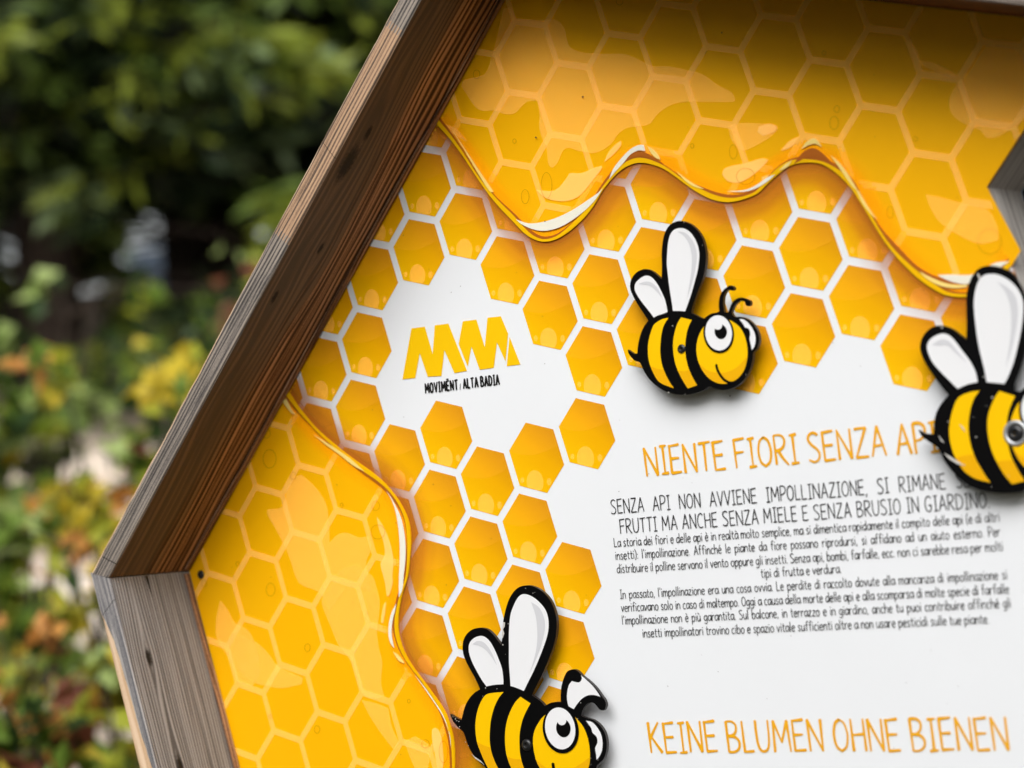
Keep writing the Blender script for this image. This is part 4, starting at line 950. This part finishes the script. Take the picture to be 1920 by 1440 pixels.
# ------------------------------------------------------------------ ground, hills, plants
FW = Vector((ray(120, 900)[0], ray(120, 900)[1], 0)).normalized()   # the way the view runs past the sign
SD = Vector((FW.y, -FW.x, 0))
def height(d, s):
    if d < 6.5: return 0
    t = min(1, (d-6.5)/8.5); return 2.9*t*t*(3-2*t)+max(0, d-15)*.10+.12*math.sin(s*1.3+d*.7)*min(1, (d-6.5)/3)
def gnoise(name, c1, c2, c3, scale):
    m = bpy.data.materials.new(name); m.use_nodes = True; t = m.node_tree; b = t.nodes['Principled BSDF']; b.inputs['Roughness'].default_value = .95
    tc = t.nodes.new('ShaderNodeTexCoord'); nz = t.nodes.new('ShaderNodeTexNoise'); nz.inputs['Scale'].default_value = scale; nz.inputs['Detail'].default_value = 7
    cr = t.nodes.new('ShaderNodeValToRGB'); el = cr.color_ramp.elements; el[0].position = .35; el[0].color = c1; el[1].position = .68; el[1].color = c3
    e = el.new(.5); e.color = c2
    t.links.new(tc.outputs['Object'], nz.inputs[0]); t.links.new(nz.outputs[0], cr.inputs[0]); t.links.new(cr.outputs[0], b.inputs['Base Color'])
    return m
M_GRAVEL = gnoise('pale_gravel', lin(176, 154, 136), lin(222, 202, 184), lin(242, 228, 212), 2.2)
M_FLOOR = gnoise('forest_floor', lin(30, 28, 14), lin(52, 50, 22), lin(90, 78, 40), 1.6)
M_HILL = gnoise('far_forest', lin(26, 38, 52), lin(34, 48, 62), lin(48, 62, 72), .03)
g = MB()
ds = [-60, -30, -12, -6, -2, 0, 2, 4, 6] + [6.5+.5*i for i in range(30)] + [23, 27, 35, 60, 150, 600]; ss = [-600, -150, -40, -20]+[-14+i*.8 for i in range(36)]+[20, 40, 150, 600]
C0 = Vector((CAM[0], CAM[1], 0))
for i in range(len(ds)-1):
    for j in range(len(ss)-1):
        q = []
        for d, s in ((ds[i], ss[j]), (ds[i+1], ss[j]), (ds[i+1], ss[j+1]), (ds[i], ss[j+1])):
            p = C0+FW*d+SD*s; q.append((p.x, p.y, min(height(d, s), 9)))
        g.face(q[::-1], 0 if 6.2 < ds[i] < 12.4 else 1)
go = g.build('ground', [M_GRAVEL, M_FLOOR], None, smooth_shade=True); tag(go, kind='structure')
hm = MB(); hn = 240; prev = None; rr = random.Random(5)
for i in range(hn+1):
    a = -60+120*i/hn; dirv = FW*math.cos(R(a))+SD*math.sin(R(a)); el = 5.2+1.6*max(0, min(1, (a-.8)/1.0))+1.2*abs(math.sin(a*.03))+rr.uniform(-.05, .05)
    base = C0+dirv*600; top = C0+dirv*1100; cur = (Vector((base.x, base.y, 5)), Vector((top.x, top.y, 1100*math.tan(R(el)))))
    if prev: hm.face([prev[0], cur[0], cur[1], prev[1]])
    prev = cur
tag(hm.build('hills', M_HILL, None, smooth_shade=True), kind='structure')

def leafmat(name, c, tr=.35):
    m = bpy.data.materials.new(name); m.use_nodes = True; t = m.node_tree; b = t.nodes['Principled BSDF']
    b.inputs['Base Color'].default_value = c; b.inputs['Roughness'].default_value = .5; b.inputs['Specular IOR Level'].default_value = .35
    tl = t.nodes.new('ShaderNodeBsdfTranslucent'); tl.inputs[0].default_value = tuple(min(1, q*1.3) for q in c[:3])+(1,)
    mx = t.nodes.new('ShaderNodeMixShader'); mx.inputs[0].default_value = tr
    t.links.new(b.outputs[0], mx.inputs[1]); t.links.new(tl.outputs[0], mx.inputs[2]); t.links.new(mx.outputs[0], t.nodes['Material Output'].inputs[0])
    return m
LM = [leafmat('leaf_green', (.13, .21, .025, 1)), leafmat('leaf_yellow_green', (.40, .43, .04, 1)), leafmat('leaf_yellow', (.60, .47, .04, 1)), leafmat('leaf_orange', (.60, .29, .07, 1)),
      leafmat('leaf_dark_green', (.025, .055, .010, 1)), leafmat('leaf_red_brown', (.16, .05, .025, 1)), leafmat('leaf_pale_green', (.36, .46, .15, 1))]
M_STEM = mat('shrub_stem', (.045, .03, .02, 1), .8); M_BARK = mat('conifer_bark', (.035, .025, .02, 1), .9, .2, .4, 6)
NM = [leafmat('needle_dark', (.014, .026, .008, 1), .15), leafmat('needle_green', (.085, .13, .02, 1), .2), leafmat('needle_olive', (.19, .23, .025, 1), .25), leafmat('needle_grey_green', (.17, .23, .10, 1), .2)]
GAPS = [(298, 440, 34), (338, 450, 24), (262, 448, 18), (312, 486, 24), (346, 492, 24), (452, 430, 24), (60, 452, 18), (148, 574, 27), (172, 570, 18)]
GD = [(Vector(ray(x, y)).normalized(), r/FPX) for x, y, r in GAPS]
CV = Vector(CAM)
def in_gap(p, size):
    v = Vector(p)-CV; l = v.length
    for d, r in GD:
        c = v.dot(d)
        if c > 7 and (v-d*c).length < r*l+size: return True
    return False
def leaf(mbx, p, n, ln, w, m):
    n = n.normalized(); a = n.orthogonal().normalized(); a.rotate(Matrix.Rotation(random.random()*6.28, 3, n)); b = n.cross(a)
    base = p-a*ln/2; tip = p+a*ln/2-n*ln*.12; l1 = p+b*w/2+n*w*.16-a*ln*.05; r1 = p-b*w/2+n*w*.16-a*ln*.05
    mbx.face([base, l1, tip], m); mbx.face([base, tip, r1], m)

def shrub(label, base, hgt, spread, nst, nleaf, size, weights, group, top_w=None, low_w=None, name='shrub'):
    root = empty(name, base); tag(root, label, 'shrub', group)
    st = MB(); lf = MB(); anchors = []
    for s in range(nst):
        a = random.random()*6.28; r = spread*math.sqrt(random.random())*.9; hh = hgt*random.uniform(.65, 1.0)
        pts = []; 
        for k in range(6):
            t = k/5; pts.append(Vector((math.cos(a)*r*t**1.3+random.uniform(-.03, .03), math.sin(a)*r*t**1.3+random.uniform(-.03, .03), hh*t)))
        st.tube(pts, [.011*(1-.75*k/5)*hgt/1.2 for k in range(6)], 5)
        for k in range(2, 6):
            for q in range(4):
                tw = pts[k]+Vector((random.gauss(0, .13), random.gauss(0, .13), random.uniform(-.02, .16)))*spread*1.3
                st.tube([pts[k], tw], [.004, .002], 4); anchors.append((pts[k], tw, k/5, random.random()))
    for i in range(nleaf):
        a, b, t, cl = random.choice(anchors); p = a.lerp(b, random.uniform(.1, 1.15))+Vector((random.gauss(0, .05), random.gauss(0, .05), random.gauss(0, .05)))*spread
        if in_gap(Vector(base)+p, size*.5): continue
        ws = top_w if (top_w and t+random.uniform(-.2, .2) > .78) else low_w if (low_w and t+random.uniform(-.2, .2) < .62) else weights
        rc = random.Random(int(cl*1e6)); m = rc.choices(range(7), ws)[0] if random.random() < .88 else random.choices(range(7), ws)[0]
        leaf(lf, p, Vector((random.gauss(0, .6), random.gauss(0, .6)-.25, random.gauss(.5, .5))), size*random.uniform(.6, 1.25), size*random.uniform(.45, .8), m)
    st.build('stem', M_STEM, root); lf.build('foliage', LM, root, merge=False)
    return root
def ground_at(px, depth):                        # foot of a plant: along a sight column at a given distance
    p = at_depth(px, 1000, depth); d = (p-C0); dd = Vector((d.x, d.y, 0)); return Vector((p.x, p.y, height(dd.dot(FW), dd.dot(SD))-.02))
GREENY = [3.5, 4.5, 1.2, .4, 3, .3, 1.2]; AUT = [2, 4.5, 3, 1.8, .8, .4, 1.6]; LOW = [4, .8, .2, .3, 6, .9, .2]
shrub('shrub turning orange and yellow green close behind the upper left frame board', ground_at(375, 6.0), 1.98, .46, 20, 1700, .088, GREENY, 'shrubs beside the sign', [2, 4.6, 3.2, 1.5, .4, .2, 1.2], LOW)
shrub('bushy yellow green shrub behind the grey lower left board', ground_at(215, 5.7), 1.60, .26, 11, 560, .082, GREENY, 'shrubs beside the sign', AUT, LOW)
shrub('reddish brown low shrub at the bottom left beside the pale ground', ground_at(60, 5.2), 1.36, .33, 15, 1050, .08, [3.6, 1, .6, .9, 4, 3.2, .1], 'shrubs beside the sign', [3.4, 1.4, 1, 1.4, 2, 3.2, .1], [3, .3, .1, .4, 6, 2, 0])
shrub('airy shrub with orange tinted leaves at the left edge over pale ground', ground_at(5, 6.4), 1.74, .30, 8, 280, .088, [2.4, 4, 2, 2, 1, .3, 2.4], 'shrubs beside the sign', [1, 3.4, 3, 2.2, .2, .2, 2], LOW)
shrub('tall pale green shrub further back at the left edge', ground_at(25, 8.6), 1.95, .44, 15, 1000, .14, [3.4, 2.2, .5, .15, 2.2, .1, 3.4], 'shrubs farther back')
shrub('dark green bush under the conifers behind the sign frame', ground_at(470, 9.0), 1.7, .8, 18, 1800, .09, [2, .4, .1, 0, 5, .2, .3], 'shrubs farther back')

def conifer(label, base, hgt, rad, nb, weights, group, lean=0.0, tuft=.2, name='conifer_tree'):
    root = empty(name, base); tag(root, label, 'tree', group)
    tk = MB(); tk.tube([(0, 0, -.2), (lean*.3, 0, hgt*.4), (lean, 0, hgt)], [.16, .11, .02], 10); tk.build('trunk', M_BARK, root)
    cr = MB(); bk = MB(); B = Vector(base)
    for i in range(nb):
        z = hgt*(.06+.92*(i/nb)**1.15); L = rad*(1-z/hgt)**.75*random.uniform(.55, 1.1); a = random.random()*6.28
        d = Vector((math.cos(a), math.sin(a), 0)); droop = random.uniform(.12, .45)
        pts = [Vector((0, 0, z))+d*L*t+Vector((0, 0, .18*L*t-droop*L*t*t)) for t in (0, .35, .7, 1)]
        bk.tube(pts, [.02, .013, .008, .003], 4)
        wts = weights if random.random() < .55 else [weights[0]*2.2+1, weights[1], weights[2]*.25, weights[3]*.25]
        nt_ = int(7+L*24)
        for k in range(nt_):
            t = random.uniform(.12, 1.0); p = Vector((0, 0, z))+d*L*t+Vector((0, 0, .18*L*t-droop*L*t*t)); sdv = d.cross(Vector((0, 0, 1)))
            p += sdv*random.gauss(0, .16)*L*(1.15-t)+Vector((0, 0, random.gauss(-.04, .06)))
            if in_gap(B+p, tuft*.75): continue
            m = random.choices(range(4), wts if t > .5 else [4, 1.5, .15, .15])[0]
            for q in range(6):
                v = (d*random.uniform(.2, 1)+sdv*random.gauss(0, .75)+Vector((0, 0, random.gauss(-.28, .3)))).normalized(); ln = tuft*random.uniform(.6, 1.3)
                wv = v.orthogonal().normalized(); wv.rotate(Matrix.Rotation(random.random()*3.14, 3, v)); wv *= ln*.13
                p0 = p; p1 = p+v*ln; pm = p+v*ln*.5
                cr.face([p0, pm+wv, p1, pm-wv], m)
    bk.build('branches', M_BARK, root); cr.build('crown', NM, root, merge=False)
    return root
for px, dep, hg, rd, nb, w, lb in ((120, 11.5, 8.5, 2.0, 150, [1.6, 2.2, 5.5, 1.2], 'olive green conifer with drooping sprays at the upper left'),
                               (470, 12.5, 9.5, 1.9, 150, [3, 3, 1.8, 2.6], 'dark grey green conifer left of the sign frame'),
                               (690, 12.0, 9.0, 1.9, 150, [2, 2.6, 3.6, 1.0], 'conifer with a yellow green branch just behind the top of the frame board'),
                               (385, 15.5, 12, 2.4, 170, [4, 2.6, .7, .5], 'near black conifer deep between the olive trees'),
                               (-60, 16.0, 12, 2.5, 170, [4, 2, 1.2, .5], 'dark conifer at the far left edge behind the olive tree'),
                               (600, 17, 13, 2.5, 170, [4, 2, .6, .5], 'dark conifer behind the grey green one'),
                               (930, 15, 12, 2.4, 120, [4, 2, .8, .5], 'conifer hidden mostly behind the information board')):
    conifer(lb, ground_at(px, dep), hg, rd, nb, w, 'conifers behind the sign', tuft=.19 if dep < 14 else .27)
# the dark wood that closes the view behind them
wb = MB()
for i in range(5200):
    a = random.uniform(-13, 9); d = random.uniform(20, 27); dirv = FW*math.cos(R(a))+SD*math.sin(R(a)); p = C0+dirv*d; p.z = height(d, 0)*.8+random.uniform(0, 9)
    if in_gap(p, .34): continue
    m = random.choices(range(4), [6, 2, .4, .3])[0]; v = Vector((random.gauss(0, 1), random.gauss(0, 1), random.gauss(-.3, .6))).normalized(); wv = v.orthogonal().normalized()*random.uniform(.1, .2)
    wb.face([p-v*.35, p+wv, p+v*.35, p-wv], m)
tag(wb.build('distant_wood', NM, None, merge=False), 'dark conifer wood closing the view far behind the sign', 'wood', kind='stuff')

# unseen wood behind the viewer and to both sides, added to block low light
rb = MB()
for i in range(2600):
    a = random.uniform(35, 325); dirv = FW*math.cos(R(a))+SD*math.sin(R(a)); d = random.uniform(9, 12.5); p = C0+dirv*d
    if p.y > .6 and p.x < 2.5: continue
    p.z = random.uniform(0, 7.5); v = Vector((random.gauss(0, 1), random.gauss(0, 1), random.gauss(0, .8))).normalized(); wv = v.orthogonal().normalized()*random.uniform(.25, .45)
    rb.face([p-v*.7, p+wv, p+v*.7, p-wv], random.choices(range(4), [5, 3, .6, .4])[0])
tag(rb.build('light_blocking_wood', NM, None, merge=False), 'unseen dark conifer wood added round the clearing to block low light', 'wood', kind='stuff')
